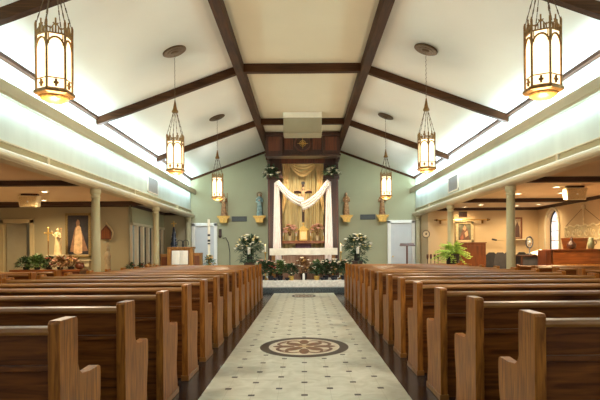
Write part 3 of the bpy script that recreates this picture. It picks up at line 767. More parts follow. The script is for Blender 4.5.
# ------------------------------------------------------------------ figures
def figure(name, label, loc, h, robe, parent=None, rz=PI, arms='fold', halo=None, child=False, extra=None, head=SKIN, hair=RBROWN, lean=0):
    """robed statue, front towards -Y; total height h"""
    t = thing(name, label, 'statue', loc) if parent is None else parent
    u = h
    m = MB()
    m.lathe([(.135*u, 0), (.14*u, .02*u), (.12*u, .12*u), (.105*u, .3*u), (.092*u, .48*u), (.088*u, .6*u), (.105*u, .7*u), (.118*u, .77*u), (.10*u, .81*u), (.045*u, .845*u), (.035*u, .87*u)], n=20, sy=.72)
    for k in range(9):   # folds
        a = PI+PI*(k+.5)/9; m.tube([(.13*u*math.cos(a), .095*u*math.sin(a), .01*u), (.105*u*math.cos(a+.1), .08*u*math.sin(a+.1), .35*u), (.08*u*math.cos(a), .065*u*math.sin(a), .58*u)], .012*u, 5, .006*u)
    sh_ = .11*u
    if arms == 'fold':
        for s_ in (-1, 1): m.tube([(s_*sh_, 0, .78*u), (s_*.13*u, -.02*u, .62*u), (s_*.02*u, -.10*u, .66*u)], [.035*u, .04*u, .022*u], 8)
    elif arms == 'hold':
        m.tube([(-sh_, 0, .78*u), (-.145*u, -.03*u, .62*u), (-.04*u, -.11*u, .60*u)], [.035*u, .04*u, .022*u], 8)
        m.tube([(sh_, 0, .78*u), (.14*u, -.05*u, .64*u), (.06*u, -.12*u, .73*u)], [.035*u, .04*u, .022*u], 8)
    elif arms == 'raise':
        m.tube([(-sh_, 0, .78*u), (-.16*u, -.03*u, .68*u), (-.17*u, -.08*u, .84*u)], [.035*u, .032*u, .016*u], 8)
        m.tube([(sh_, 0, .78*u), (.13*u, -.03*u, .62*u), (.03*u, -.10*u, .68*u)], [.035*u, .04*u, .022*u], 8)
    m.build('robed_body', robe, t, remesh=max(.008, u*.012), smooth=True)
    hm = MB(); hm.ball((0, -.005*u, .925*u), .052*u, 14, 1.28); hm.tube([(0, 0, .85*u), (0, 0, .9*u)], .028*u, 8); hm.ball((0, -.057*u, .915*u), .011*u, 6, 1.4)
    if arms == 'raise': MB().ball((-.17*u, -.085*u, .865*u), .022*u, 8, 1.5).build('hand', head, t, smooth=True)
    for s_ in (-1, 1):
        if arms == 'fold': hm.ball((s_*.012*u, -.115*u, .675*u), .02*u, 6, 1.6)
    hm.build('head', head, t, remesh=max(.006, u*.008), smooth=True)
    hr = MB(); hr.ball((0, .018*u, .94*u), .058*u, 12, 1.2); hr.tube([(0, .03*u, .93*u), (0, .045*u, .83*u)], .045*u, 8, .06*u)
    hr.build('hair', hair, t, remesh=max(.006, u*.01), smooth=True)
    if child:
        c = MB(); c.ball((.055*u, -.12*u, .80*u), .035*u, 8, 1.2); c.tube([(.05*u, -.1*u, .77*u), (.03*u, -.11*u, .64*u)], .035*u, 8, .05*u); c.tube([(.05*u, -.12*u, .74*u), (.11*u, -.14*u, .78*u)], .012*u, 6)
        c.build('child_figure', RIVORY, t, remesh=.01, smooth=True)
    if halo:
        c = MB()
        if halo == 'rays':
            for k in range(13):
                a = PI*(-.15+1.3*k/12); c.tube([(.06*u*math.cos(a), .03*u, .93*u+.06*u*math.sin(a)), (.14*u*math.cos(a), .03*u, .93*u+.14*u*math.sin(a))], .006*u, 4)
        c.torus((0, .03*u, .94*u), .10*u, .009*u, 24, 6, 'y'); c.build('halo', GOLD, t)
    if extra == 'staff':
        c = MB(); c.tube([(.16*u, -.06*u, 0), (.16*u, -.06*u, .95*u)], .010*u, 6); c.ball((.16*u, -.06*u, .97*u), .03*u, 8); c.build('staff', hair, t)
    if extra == 'book':
        c = MB(); c.box(-.06*u, .06*u, -.15*u, -.12*u, .56*u, .70*u); c.build('book', hair, t, .004)
    return t
def bracket(px, nm):
    d = 19.1; p = W(px, 214.5, d); z = p.z
    t = thing('wall_bracket', 'gilded wooden wall bracket under the %s' % nm, 'bracket', (p.x, YB-.01, z-.27))
    m = MB(); m.prism([(-.15, .17), (.15, .17), (.12, 0), (-.12, 0)], -.28, -.0, 'y'); m.build('corbel', mat('ochre_gilt', (.66, .40, .09), .4, .3, .2, 30), t, .01)
    m = MB()
    for s_ in (-1, 1):
        m.prism([(s_*.14, .12), (s_*.22, .20), (s_*.225, .255), (s_*.17, .24), (s_*.14, .2)], -.27, -.22, 'y')
    m.box(-.16, .16, -.30, -.24, .225, .245); m.build('scroll_ears', mat('ochre_gilt', (.62, .38, .10), .4, .3, .2, 30), t, .006)
    m = MB(); m.box(-.17, .17, -.31, 0, .17, .225); m.build('ledge', mat('ochre_gilt', (0,0,0)), t, .006)
    return (p.x, YB-.165, z-.045+.002)
for px, args in ((223.5, dict(name='saint_statue', label='carved brown saint statue on bracket, partly behind the far left lantern', robe=RBROWN, arms='hold', child=True, extra='staff')),
                 (259.5, dict(name='madonna_statue', label='statue in teal robe with halo on a gold bracket', robe=RTEAL, arms='fold', halo='rays', head=SKIN, hair=RTEAL)),
                 (347, dict(name='saint_statue', label='carved ochre saint statue on bracket right of the altar canopy', robe=RGOLD, arms='fold', hair=RBROWN)),
                 (383, dict(name='saint_statue', label='carved brown saint statue with book, partly behind the far right lantern', robe=RBROWN, arms='hold', extra='book'))):
    loc = bracket(px, {223.5: 'brown saint statue on the left', 259.5: 'teal robed statue', 347: 'ochre saint statue right of the canopy', 383: 'brown saint statue on the right'}[px])
    figure(loc=loc, h=.82, **args)
# plaques
for px, nm in ((239.5, 'left'), (368, 'right')):
    p = W(px, 218.5 if px < 300 else 217.5, YB)
    t = thing('wall_plaque', 'dark rectangular plaque between the two statues on the %s' % nm, 'plaque', (p.x, YB, p.z))
    B(-.27, .27, -.03, -.002, -.09, .09).build('plate', mat('dark_slate', (.045, .055, .05), .5, 0, .2, 20), t, .005)
    m = MB(); m.box(-.27, .27, -.035, -.03, .07, .085).box(-.27, .27, -.035, -.03, -.085, -.07); m.build('plate_border', DGREY, t)

# ------------------------------------------------------------------ crucifix, shelf things
cx, cz = W(303.5, 186, 17.98).x, 0
t = thing('crucifix', 'dark wooden crucifix with pale figure behind the white drape', 'crucifix', (0, 18.2, 1.9))
k = 18.2/F
def Z(py): return H+(VY-py)*k-1.9
m = MB(); m.box(-.045, .045, -.02, .03, Z(222), Z(181.5)); m.build('upright', DARKWOOD, t, .006)
m = MB(); m.box(-.30, .30, -.021, .029, Z(193.5), Z(190.8)); m.build('crossbar', DARKWOOD, t, .006)
m = MB(); m.box(-.06, .06, -.03, -.02, Z(184.4), Z(182)); m.build('title_plate', BLACK, t)
c = MB(); c.tube([(0, -.06, Z(191)), (0, -.075, Z(195)), (.012, -.07, Z(199)), (0, -.06, Z(203)), (.015, -.10, Z(207)), (0, -.05, Z(212))], [.05, .062, .045, .055, .035, .02], 10)
for s_ in (-1, 1):
    c.tube([(s_*.05, -.06, Z(191.6)), (s_*.15, -.05, Z(190.6)), (s_*.26, -.035, Z(190.6))], [.024, .018, .013], 8); c.ball((s_*.275, -.035, Z(190.8)), .02, 6)
c.tube([(0, -.06, Z(190.5)), (.01, -.08, Z(189.5))], .022, 8); c.ball((.012, -.085, Z(188.6)), .042, 10, 1.25)
c.build('corpus', mat('corpus_flesh', (.56, .34, .18), .5, 0, .12, 10), t, remesh=.01, smooth=True)
c = MB(); c.lathe([(.045, 0), (.06, .04), (.055, .1)], (0, -.065, Z(204)), 10); c.build('loincloth', RIVORY, t, smooth=True)

zt = 1.575
t = thing('tabernacle', 'gold tabernacle glowing in the middle of the altar shelf', 'tabernacle', (0, 18.22, zt+.002))
B(-.17, .17, -.15, .15, 0, .36).build('cabinet', BRASS, t, .01)
m = MB(); m.prism([(-.19, .34), (.19, .34), (.14, .40), (0, .50), (-.14, .40)], -.16, .15, 'y'); m.build('pediment', BRASS, t, .006)
m = MB(); m.box(-.10, .10, -.165, -.15, .04, .30); m.build('door', mat('pale_gold_leaf', (.85, .66, .32), .35, .5, .15, 30), t, .006)
for s_ in (-1, 1): m = MB(); m.lathe([(.03, 0), (.02, .03), (.02, .31), (.03, .34)], (s_*.15, -.17, 0), 10); m.build('colonnette', GOLD, t, smooth=True)
m = MB(); m.tube([(0, -.02, .50), (0, -.02, .60)], .012, 6); m.tube([(-.04, -.02, .565), (.04, -.02, .565)], .012, 6); m.build('cross_finial', BRASS, t)
for px, nm in ((290, 'left'), (317.5, 'right')):
    x = (px-VX)*k
    plant('flower_vase', 'vase of peach flowers on the altar shelf, %s of the tabernacle' % nm, 'flowers', (x, 18.2, zt+.002), (.07, .16), (.24, .12, .24, 90, .12, .04, STRAW, .32), [(20, .085, PETP), (10, .07, PETY)], int(px), potm=RIVORY)
for i, (px, nm) in enumerate(((283.5, 'far left end'), (296.3, 'left of the tabernacle'), (310.7, 'right of the tabernacle'), (323.5, 'far right end'))):
    x = (px-VX)*k
    t = thing('candlestick', 'short brass candlestick on the altar shelf, %s' % nm, 'candlestick', (x, 18.14, zt+.002), 0, 'candlesticks on the altar shelf')
    m = MB(); m.lathe([(.035, 0), (.035, .01), (.01, .03), (.015, .08), (.008, .14), (.02, .16)], n=10); m.build('stem', BRASS, t, smooth=True)
    m = MB(); m.tube([(0, 0, .16), (0, 0, .27)], .011, 8); m.build('candle', WAX, t)

# ------------------------------------------------------------------ altar
ZP = .35
al = thing('altar', 'wooden altar table with pinkish panelled front, on the platform', 'altar', (0, 17.1, ZP))
B(-.66, .66, -.2, .3, 0, .86).build('pedestal', wood('altar_front_wood', (.30, .15, .10), (.55, .34, .24), .5), al, .01)
for x in (-.42, 0, .42): B(x-.17, x+.17, -.215, -.2, .08, .78).build('front_panel', wood('altar_front_wood', (0, 0, 0), (0, 0, 0)), al, .006)
for sx in (-1, 1): 
    a, b_ = sorted((sx*.88, sx*.99)); B(a, b_, -.18, -.07, 0, .87).build('leg', HONEY, al, .006)
B(-1.03, 1.03, -.28, .42, .87, .955).build('mensa', HONEY, al, .008)
m = MB()
# cloth shell: top + front/side overhang with light waviness
def clothfn(u, v):
    x = -1.045+2.09*u
    if v < .5: y = .43-.72*(v/.5); z = .966
    else: y = -.295-.008*math.sin(40*u)-.006; z = .966-.21*((v-.5)/.5)-.004*math.sin(13*u)
    return (x, y, z)
m.grid(clothfn, 60, 12)
for sx in (-1, 1): m.grid(lambda u, v, sx=sx: (sx*(1.045+.004*math.sin(9*u)), -.295+.725*u, .966-.21*v), 12, 4)
o = m.build('altar_cloth', CLOTHW, smooth=False, solid=.008); tag(o, 'white cloth with deep front edge spread over the altar table', 'altar cloth', loc=(0, 17.1, ZP))
# candle stands either side of the altar
for px, nm in ((265.3, 'left'), (340.8, 'right')):
    x = (px-VX)*16.9/F
    t = thing('candle_stand', 'tall brass candle stand just %s of the altar' % nm, 'candle stand', (x, 16.9, ZP))
    m = MB(); m.lathe([(.10, 0), (.10, .02), (.03, .06), (.018, .1), (.018, .5), (.03, .52), (.016, .55), (.016, .8), (.045, .84), (.05, .86)], n=14); m.build('stand', BRASS, t, smooth=True)
    m = MB(); m.tube([(0, 0, .86), (0, 0, 1.06)], .022, 10); m.build('candle', WAX, t)
    m = MB(); m.lathe([(.002, 1.06), (.009, 1.08), (.001, 1.11)], n=8); m.build('flame', FLAME, t)

# flowers banked in front of the altar
zf = ZP+.002
spots = [(262, 16.62, 'pink', LEAFD, [(7, .07, PETP), (4, .06, PETW)], .25),
         (270.5, 16.58, 'pink', LEAFD, [(6, .07, PETP), (5, .06, PETR)], .23),
         (280, 16.60, 'white', LEAF, [(6, .07, PETW), (4, .06, PETY)], .25),
         (316.5, 16.66, 'white', LEAF, [(4, .06, PETW)], .27),
         (325.5, 16.6, 'cream', LEAFD, [(7, .07, PETW), (2, .06, PETP)], .24),
         (334.5, 16.62, 'cream', LEAFD, [(6, .075, PETW), (3, .06, PETY)], .25),
         (343.5, 16.58, 'cream', LEAFD, [(6, .07, PETW), (3, .06, PETP)], .22)]
desc = ['pink and white potted flowers at the far left of the altar step', 'pink and red potted flowers, second from left below the altar', 'white and yellow potted flowers left of the gold wrapped pot',
        'leafy green potted plant right of the dried arrangement below altar', 'cream potted flowers below the right end of the altar', 'tall cream potted flowers below the right candle stand', 'cream and pink potted flowers at the far right of altar step']
for i, (px, y, nm, lm, fl, rz) in enumerate(spots):
    plant('potted_flowers', desc[i], 'potted plant', ((px-VX)*y/F, y, zf), (.09, .13), (.23, .12, rz+.09, 230, .14, .06, lm, .30), [(int(a*1.6), b*.85, c) for a, b, c in fl], 40+i, potm=BLUEP)
for px, nm in ((291, 'left'), (316.5, 'right')):
    y = 16.45
    plant('foil_wrapped_plant', 'low leafy plant in gold foil wrap %s of the white candle jar' % nm, 'potted plant', ((px-VX)*y/F, y, zf), (.085, .13), (.26, .1, .24, 170, .15, .06, LEAFD, .27), [(3, .05, PETW)], 60+int(px), potm=FOIL)
plant('dried_arrangement', 'brown dried flower arrangement at the centre below the altar', 'flowers', (0, 16.62, zf), (.11, .2), (.27, .11, .34, 240, .18, .045, STRAW, .36), [(14, .06, PETY), (8, .07, PETW)], 77, potm=DGREY)
t = thing('glass_candle', 'white jar candle on the platform edge, centre', 'candle', (0, 16.4, zf))
m = MB(); m.lathe([(.035, 0), (.04, .02), (.04, .17), (.035, .19)], n=14); m.build('jar', mat('milk_glass', (.80, .85, .86), .2, 0, .03, 8), t, smooth=True)
m = MB(); m.lathe([(.02, .19), (.02, .21)], n=10); m.build('lid', WHITE, t)
for i in range(4):
    px = (275, 287, 322, 333)[i]; y = 16.38
    t = thing('blue_bowl', ['dark blue bowl on platform edge, farthest left', 'dark blue bowl beside the left foil pot', 'dark blue bowl beside the right foil pot', 'dark blue bowl on platform edge, farthest right'][i], 'bowl', ((px-VX)*y/F, y, zf), 0, 'dark blue bowls on the platform edge')
    m = MB(); m.lathe([(.03, 0), (.07, .04), (.085, .08), (.075, .08), (.02, .02)], n=14); m.build('bowl', BLUEP, t, smooth=True)

# large arrangements on pedestals left and right
for px, nm, sd in ((249.5, 'left', 5), (357, 'right', 6)):
    y = 17.3; x = (px-VX)*y/F
    t = thing('flower_pedestal', 'dark square pedestal under the large %s flower arrangement' % nm, 'pedestal', (x, y, ZP))
    B(-.16, .16, -.16, .16, 0, .52).build('shaft', DARKWOOD, t, .008); B(-.19, .19, -.19, .19, .52, .56).build('top', DARKWOOD, t, .006)
    rr = random.Random(sd)
    t = thing('flower_arrangement', 'large arrangement of white lilies and greenery on pedestal %s of altar' % nm, 'flowers', (x, y, ZP+.562))
    m = MB(); m.lathe([(.08, 0), (.10, .03), (.09, .2), (.07, .25), (.1, .3)], n=14); m.build('vase', DGREY, t, smooth=True)
    m = MB(); foliage(m, (0, 0, .45), .46, .25, .40, 330, .2, .06, rr); m.build('foliage', LEAFD, t, fix=False)
    m = MB(); foliage(m, (0, 0, .45), .46, .25, .42, 90, .2, .05, rr); foliage(m, (0, -.05, .08), .36, .2, .30, 160, .18, .06, rr, -.1); m.build('bright_leaves', LEAFD, t, fix=False)
    m = MB(); blossoms(m, (0, 0, .40), .46, .25, .46, 18, .07, rr); m.build('white_blossoms', PETW, t, fix=False)
    m = MB(); blossoms(m, (0, 0, .44), .42, .24, .40, 22, .06, rr); m.build('yellow_blossoms', mat('lemon_petals', (.75, .58, .25), .6, 0, .15, 20), t, fix=False)
    m = MB(); m.lathe([(.045, 0), (.05, .2), (.06, .22)], (.01 if sd == 5 else -.0, -.24, .22), 12); m.build('white_vase', WHITE, t, smooth=True)

# hose-like cord and small sconce by the left door
p = W(222, 233, YB)
t = thing('wall_sconce', 'small dark holy water stoup hanging right of the left white door', 'wall ornament', (p.x, YB, p.z))
t.location = (W(220.5, 233, YB).x, YB, W(220.5, 233, YB).z)
m = MB(); m.box(-.05, .05, -.03, -.003, -.12, .16); m.lathe([(.02, -.16), (.06, -.1), (.065, -.07)], (0, -.07, 0), 12); m.build('stoup', DARKWOOD, t, .006)
m = MB(); k0 = YB/F
pts = [((223-VX)*k0, YB-.03, H+(VY-238)*k0), ((226-VX)*k0, YB-.04, H+(VY-237)*k0), ((228.5-VX)*k0, YB-.04, H+(VY-242)*k0), ((230-VX)*k0, YB-.04, H+(VY-252)*k0), ((230-VX)*k0, YB-.04, .5), ((231-VX)*k0, YB-.04, .02)]
tag(m.tube(pts, .012, 6).build('wall_cable', DGREY), 'thin dark cord curving down the sage wall right of left door', 'cable')

# paschal candle left
y = 15.4; x = (209-VX)*y/F
t = thing('paschal_candle', 'tall white paschal candle with dark markings in front of left door', 'candle', (x, y, 0))
m = MB(); m.lathe([(.16, 0), (.16, .03), (.05, .08), (.025, .12), (.025, .6), (.06, .64), (.03, .68), (.03, .98), (.09, 1.03), (.07, 1.06)], n=16); m.build('brass_stand', GOLD, t, smooth=True)
zc0 = 1.06; zc1 = H+(VY-218.5)*y/F
m = MB(); m.tube([(0, 0, zc0), (0, 0, zc1)], .036, 14); cd = m.build('wax_shaft', WAX, t, smooth=False)
m = MB()
for (py, hh) in ((234.5, .05), (240, .06), (243, .04)):
    z = H+(VY-py)*y/F; m.tube([(0, 0, z-hh/2), (0, 0, z+hh/2)], .0375, 14)
m.build('painted_bands', DGREY, cd)
plant('candle_garland', 'leafy garland with cream flowers wrapped round the paschal candle stand', 'flowers', (x, y-.02, .62), None, (.17, .15, .24, 90, .13, .045, LEAF, .30), [(10, .05, PETY), (6, .05, PETW)], 91)

# lectern with open book, left
y = 14.98; k1 = y/F
XA, XB2 = (167.5-VX)*k1, (193-VX)*k1; zt = H+(VY-246)*k1; xm = (XA+XB2)/2; hw = (XB2-XA)/2
t = thing('pulpit', 'honey wood pulpit holding an open white book, left of the altar', 'pulpit', (xm, y, 0))
m = MB(); m.box(-hw+.03, hw-.03, 0, .35, 0, zt-.05); m.build('body', HONEY, t, .01)
m = MB(); m.box(-hw, hw, -.05, .38, zt-.05, zt); m.build('top_moulding', HONEY, t, .01)
m = MB()
for s_ in (-1, 1): m.box(*sorted((s_*hw, s_*(hw-.09))), -.03, .0, .1, zt-.05)
m.box(-hw, hw, -.03, 0, .62, .68); m.build('front_frame', wood('amber_wood', (.30, .12, .02), (.60, .30, .07), .35), t, .006)
m = MB(); m.box(-hw+.09, hw-.09, -.09, -.01, zt-.52, zt-.49); m.build('book_ledge', HONEY, t, .004)
t = thing('open_book', 'large open book with white pages leaning on the front of pulpit', 'book', (xm, y-.05, zt-.488))
for s_ in (-1, 1):
    m = MB(); m.grid(lambda u, v, s_=s_: (s_*(.005+.215*u), -.012-.03*math.sin(u*PI)*.6+.03*v, .005+.38*v), 10, 2); m.build('page_block', WHITE, t, solid=.02)
m = MB(); m.box(-.24, .24, .03, .04, 0, .39); m.build('cover', REDWOOD, t)
t.rotation_euler = (.0, 0, 0)
for (pa, pb, py, nm) in ((160, 168, 253, 'left'), (193, 200.5, 252, 'right')):
    x0, x1 = (pa-VX)*k1, (pb-VX)*k1; z1 = H+(VY-py)*k1
    t = thing('side_cabinet', 'low wooden cabinet against the %s side of the pulpit' % nm, 'cabinet', ((x0+x1)/2, y+.02, 0)); w = (x1-x0)/2-.005
    m = MB(); m.box(-w, w, 0, .35, 0, z1-.03); m.build('body', HONEY, t, .006)
    m = MB(); m.box(-w-.004, w+.004, -.02, .36, z1-.03, z1); m.build('top', HONEY, t, .004)
    m = MB(); m.box(-w+.03, w-.03, -.012, 0, .4, z1-.08); m.build('door', REDWOOD, t, .004)
# dark conical tree with gold star behind
y = 18.4; x = (174-VX)*y/F
t = thing('cone_tree', 'dark blue cone shaped tree topped by a gold cross, by left rear corner', 'decoration', (x, y, 0))
zb, zt2 = .72, H+(VY-226)*y/F
m = MB(); rr = random.Random(3)
for q in range(9):
    a = q/9; z = zb+(zt2-zb)*a; r = .22*(1-a)+.03
    m.lathe([(r, z), (r*.55, z+(zt2-zb)/9)], n=14)
m.build('cone', BLUEP, t)
m = MB()
for _ in range(46):
    a = rr.random(); g = rr.uniform(0, 6.28); r = .22*(1-a)+.02; m.ball((r*math.cos(g), r*math.sin(g), zb+(zt2-zb)*a), .014, 6)
m.build('baubles', GREY, t)
m = MB(); m.box(-.17, .17, -.17, .17, 0, .70); m.build('pedestal', DARKWOOD, t, .01)
m = MB(); m.box(-.02, .02, -.015, .015, zt2, zt2+.19); m.box(-.085, .085, -.015, .015, zt2+.09, zt2+.13); m.build('gold_cross', BRASS, t)
x = (183-VX)*18.1/F
t = thing('scroll_candelabrum', 'thin dark metal candelabrum with curled arms behind the pulpit', 'candelabrum', (x, 18.1, 0))
m = MB(); m.tube([(0, 0, 0), (0, 0, 1.62)], .012, 6); m.lathe([(.16, 0), (.14, .03)], n=14); m.build('pole', DGREY, t)
for s_ in (-1, 1):
    m = MB(); m.tube([(0, 0, 1.3)]+[(s_*(.10+.09*math.cos(a)), 0, 1.52+.11*math.sin(a)) for a in [PI*1.2-PI*1.4*j/10 for j in range(11)]], .010, 6); m.build('scroll_arm', DGREY, t)

# ------------------------------------------------------------------ right side front: music stand, clock, fern, cabinet...
y = 16.6; kx = y/F
t = thing('music_stand', 'dark music stand in front of the right white door', 'music stand', ((407-VX)*kx, y, 0))
m = MB(); m.tube([(0, 0, .05), (0, 0, 1.36)], .028, 8); m.build('pole', DARKPANEL, t)
m = MB(); m.prism([(-.24, -.06), (.24, -.06), (.20, .06), (-.20, .06)], -.01, .01, 'y'); o = m.build('desk', DARKPANEL, t, .004); o.location = (0, -.02, 1.40); o.rotation_euler = (-.9, 0, 0)
m = MB(); 
for a in (0, 2.1, 4.2): m.tube([(0, 0, .12), (.26*math.cos(a), .26*math.sin(a), .015)], .013, 6)
m.build('tripod_base', DGREY, t)
# clock
p = W(426, 235, YR)
t = thing('wall_clock', 'small round clock with dark centre on the right tan wall', 'clock', (p.x, YR-.01, p.z))
m = MB(); m.tube([(0, 0, 0), (0, -.02, 0)], .12, 24); m.build('face', mat('clock_face', (.66, .52, .32), .5, 0, .05, 6), t)
m = MB(); m.torus((0, -.02, 0), .12, .010, 24, 6, 'y'); m.tube([(0, -.02, 0), (0, -.035, 0)], .03, 12)
for a in range(12): g = a*PI/6; m.box(.095*math.cos(g)-.006, .095*math.cos(g)+.006, -.024, -.02, .095*math.sin(g)-.006, .095*math.sin(g)+.006)
m.build('rim_and_marks', DGREY, t)
m = MB(); m.tube([(0, -.03, 0), (.05, -.03, .04)], .005, 4); m.tube([(0, -.03, 0), (0, -.03, .085)], .004, 4); m.build('hands', BLACK, t)
# chairs backs row near the clock (small wooden spindles)
for i in range(4):
    y = 16.2; x = (427.5+i*3.6-VX)*y/F
    if i == 0:
        q0 = thing('votive_stand', '', 'votive stand', (x, y, 0), 0, 'slim dark votive holders under the wall clock')
        m = MB(); m.lathe([(.045, 0), (.04, .02), (.012, .04), (.012, .95), (.035, 1.0)], n=10); m.build('stem', DARKWOOD, q0, smooth=True)
        m = MB(); m.lathe([(.03, 1.0), (.034, 1.03), (.034, 1.10), (.02, 1.11)], n=10); m.build('cup', DARKPANEL, q0, smooth=True); r = q0
    else: r = dup(q0, (x, y+.03*(i % 2), 0))
    r['label'] = 'slim dark votive holder under the clock, %s from left' % ORD[i]
# fern
y = 13.9; x = (452.5-VX)*y/F
t = thing('plant_stand', 'wooden plant stand carrying the bright green fern', 'plant stand', (x, y, 0))
m = MB(); m.box(-.18, .18, -.18, .18, .78, .82); m.build('top', HONEY, t, .004)
for a in (-1, 1):
    for b_ in (-1, 1): MB().box(a*.15-.018, a*.15+.018, b_*.15-.018, b_*.15+.018, 0, .78).build('leg', HONEY, t)
rr = random.Random(8); t = thing('potted_fern', 'bright green arching fern in a dark pot before the right column', 'potted plant', (x, y, .822))
m = MB(); m.lathe([(.12, 0), (.15, .05), (.17, .28), (.18, .30), (.15, .30)], n=18); m.build('pot', DGREY, t, smooth=True)
m = MB()
for q in range(110):
    a = rr.uniform(0, 2*PI); el = rr.uniform(.35, 1.5); L = rr.uniform(.28, .5)
    pts = [Vector((math.cos(a)*math.cos(el)*L*s_ + math.cos(a)*.10*s_*s_, (math.sin(a)*math.cos(el)*L*s_ + math.sin(a)*.1*s_*s_)*.75, .28+math.sin(el)*L*s_*1.15-.34*s_*s_*(1.2-.4*el))) for s_ in [j/9 for j in range(10)]]
    for j in range(1, 10):
        dv = (pts[j]-pts[j-1]).normalized(); sd = dv.cross(Vector((0, 0, 1)));
        if sd.length < .01: sd = Vector((1, 0, 0))
        sd.normalize()
        for s_ in (-1, 1): m.leaf(pts[j], sd*s_+dv*.5, .085*(1.15-j/11), .07, .25)
    m.tube(pts, .003, 3)
m.build('fronds', FERN, t, fix=False)
# cherry cabinet (organ console)
y = 15.6; ky = y/F; x0, x1 = (460-VX)*ky, (486-VX)*ky; z1 = H+(VY-243.5)*ky
t = thing('organ_console', 'reddish wooden box cabinet behind the fern, right side', 'cabinet', ((x0+x1)/2, y, 0)); w = (x1-x0)/2
B(-w, w, 0, .6, 0, z1-.03).build('body', REDWOOD, t, .008); B(-w-.02, w+.02, -.02, .62, z1-.03, z1).build('top', REDWOODX, t, .006)
B(-w+.06, w-.06, -.012, 0, .35, z1-.1).build('front_panel', REDWOOD, t, .006)
B(-w-.18, -w, .05, .5, 0, .86).build('side_shelf', HONEY, t, .006)
# dark stacking chairs
def chair():
    t = thing('padded_chair', '', 'chair')
    m = MB(); m.prism([(-.2, .52), (-.21, .75), (-.17, .90), (-.08, .96), (.08, .96), (.17, .90), (.21, .75), (.2, .52)], -.225, -.185, 'y'); m.build('backrest', DGREY, t, .012)
    m = MB(); m.box(-.22, .22, -.2, .22, .42, .48); m.build('seat', DGREY, t, .02)
    for a in (-1, 1):
        for b_ in (-1, 1): m = MB(); m.tube([(a*.21, b_*.2, .44), (a*.23, b_*.23, 0)], .012, 6); m.build('leg', BLACK, t)
        m = MB(); m.tube([(a*.2, -.2, .44), (a*.2, -.215, .6)], .012, 6); m.build('back_upright', BLACK, t)
    return t
c0 = chair(); cl = ['right behind the reddish cabinet', 'in the middle of the row', 'just left of the near column', 'just right of the near column']
for i, (px, y) in enumerate(((489, 15.9), (497.5, 15.2), (506, 15.6), (519, 16.5))):
    r = c0 if i == 0 else dup(c0)
    r.location = ((px-VX)*y/F, y, 0); r.scale = (.92, 1, 1.2); r['label'] = 'dark padded chair, %s' % cl[i]; r['group'] = 'dark padded chairs in right side aisle'
# gold candle rail with finials
y = YR-.12; a, b_ = W(437, 221, y), W(488, 219.5, y)
t = thing('gilt_rail', 'thin gilt processional pole mounted on the right tan wall', 'wall ornament', (a.x, y, a.z))
m = MB(); m.tube([(0, 0, 0), (b_.x-a.x, 0, 0)], .018, 8); m.build('pole', BRASS, t)
for xx in (0, b_.x-a.x): m = MB(); m.ball((xx, 0, 0), .045, 8); m.ball((xx+(.06 if xx else -.06), 0, 0), .025, 8); m.build('finial', GOLD, t, smooth=True)
for xx in (.14, b_.x-a.x-.14): m = MB(); m.tube([(xx, 0, 0), (xx, .115, -.05)], .015, 6); m.box(xx-.03, xx+.03, .10, .119, -.12, 0); m.build('bracket', GOLD, t)
# framed pictures
def picture(name, label, px0, py0, px1, py1, y, frame, blobs, fw=.05, ground=(.05, .04, .05)):
    p0, p1 = W(px0, py1, y), W(px1, py0, y); cx, cz = (p0.x+p1.x)/2, (p0.z+p1.z)/2; w, h = (p1.x-p0.x)/2, (p1.z-p0.z)/2
    t = thing(name, label, 'picture', (cx, y, cz))
    m = MB(); m.box(-w, w, -.05, -.004, -h, -h+fw).box(-w, w, -.05, -.004, h-fw, h).box(-w, -w+fw, -.05, -.004, -h, h).box(w-fw, w, -.05, -.004, -h, h); m.build('frame', frame, t, .008)
    c = B(-w+fw, w-fw, -.02, -.006, -h+fw, h-fw).build('canvas', mat('canvas_%s' % label[:12], ground, .6, 0, .5, 6), t)
    for i, (poly, colr) in enumerate(blobs):
        m = MB(); m.add([(x*w, -.0215-.0006*i, z*h) for x, z in poly], [tuple(range(len(poly)))]); m.build('painted_shape', mat('paint_%s_%d' % (label[:12], i), colr, .6, 0, .25, 9), c)
    return t
picture('wall_painting', 'large dark framed painting of a pale glowing upright shape, left aisle', 66, 211.5, 91.5, 256, YL-.02, FRAMEG,
        [([(-.7, -.75), (-.25, .35), (.05, .5), (.2, .3), (.75, -.7)], (.26, .13, .07)),
         ([(-.38, -.8), (-.32, -.2), (-.2, .3), (.0, .5), (.2, .35), (.3, -.1), (.3, -.8), (-.05, -.86)], (.68, .46, .25)),
         ([(-.15, .42), (-.17, .6), (-.05, .72), (.08, .68), (.13, .52), (.05, .42)], (.30, .16, .08)),
         ([(-.8, -.86), (.8, -.86), (.8, -.93), (-.8, -.93)], (.5, .4, .25))], .07, (.022, .018, .024))
picture('wall_picture', 'pale framed picture of brown and grey shapes above the fern', 455.5, 222.5, 473.5, 244, YR-.01, mat('pale_gilt_frame', (.62, .50, .28), .4, .2, .2, 30),
        [([(-.6, -.8), (-.35, 0), (0, .6), (.4, .2), (.6, -.8)], (.16, .08, .05)), ([(-.2, .3), (0, .65), (.2, .4), (.05, .1)], (.50, .28, .14)), ([(.0, -.1), (.3, .15), (.4, -.3), (.1, -.5)], (.55, .35, .2)), ([(-.5, -.5), (-.2, -.2), (-.1, -.6), (-.4, -.8)], (.34, .12, .07))], .09, (.13, .125, .08))
picture('wall_picture', 'tall reddish framed picture beside the near right column', 511.5, 219, 522, 241, YR-.01, REDWOOD,
        [([(-.5, -.8), (-.3, .2), (.1, .6), (.5, .1), (.55, -.8)], (.07, .03, .02)), ([(-.75, .0), (-.65, .75), (-.1, .7), (-.3, .1)], (.60, .52, .38))], .05, (.42, .30, .18))
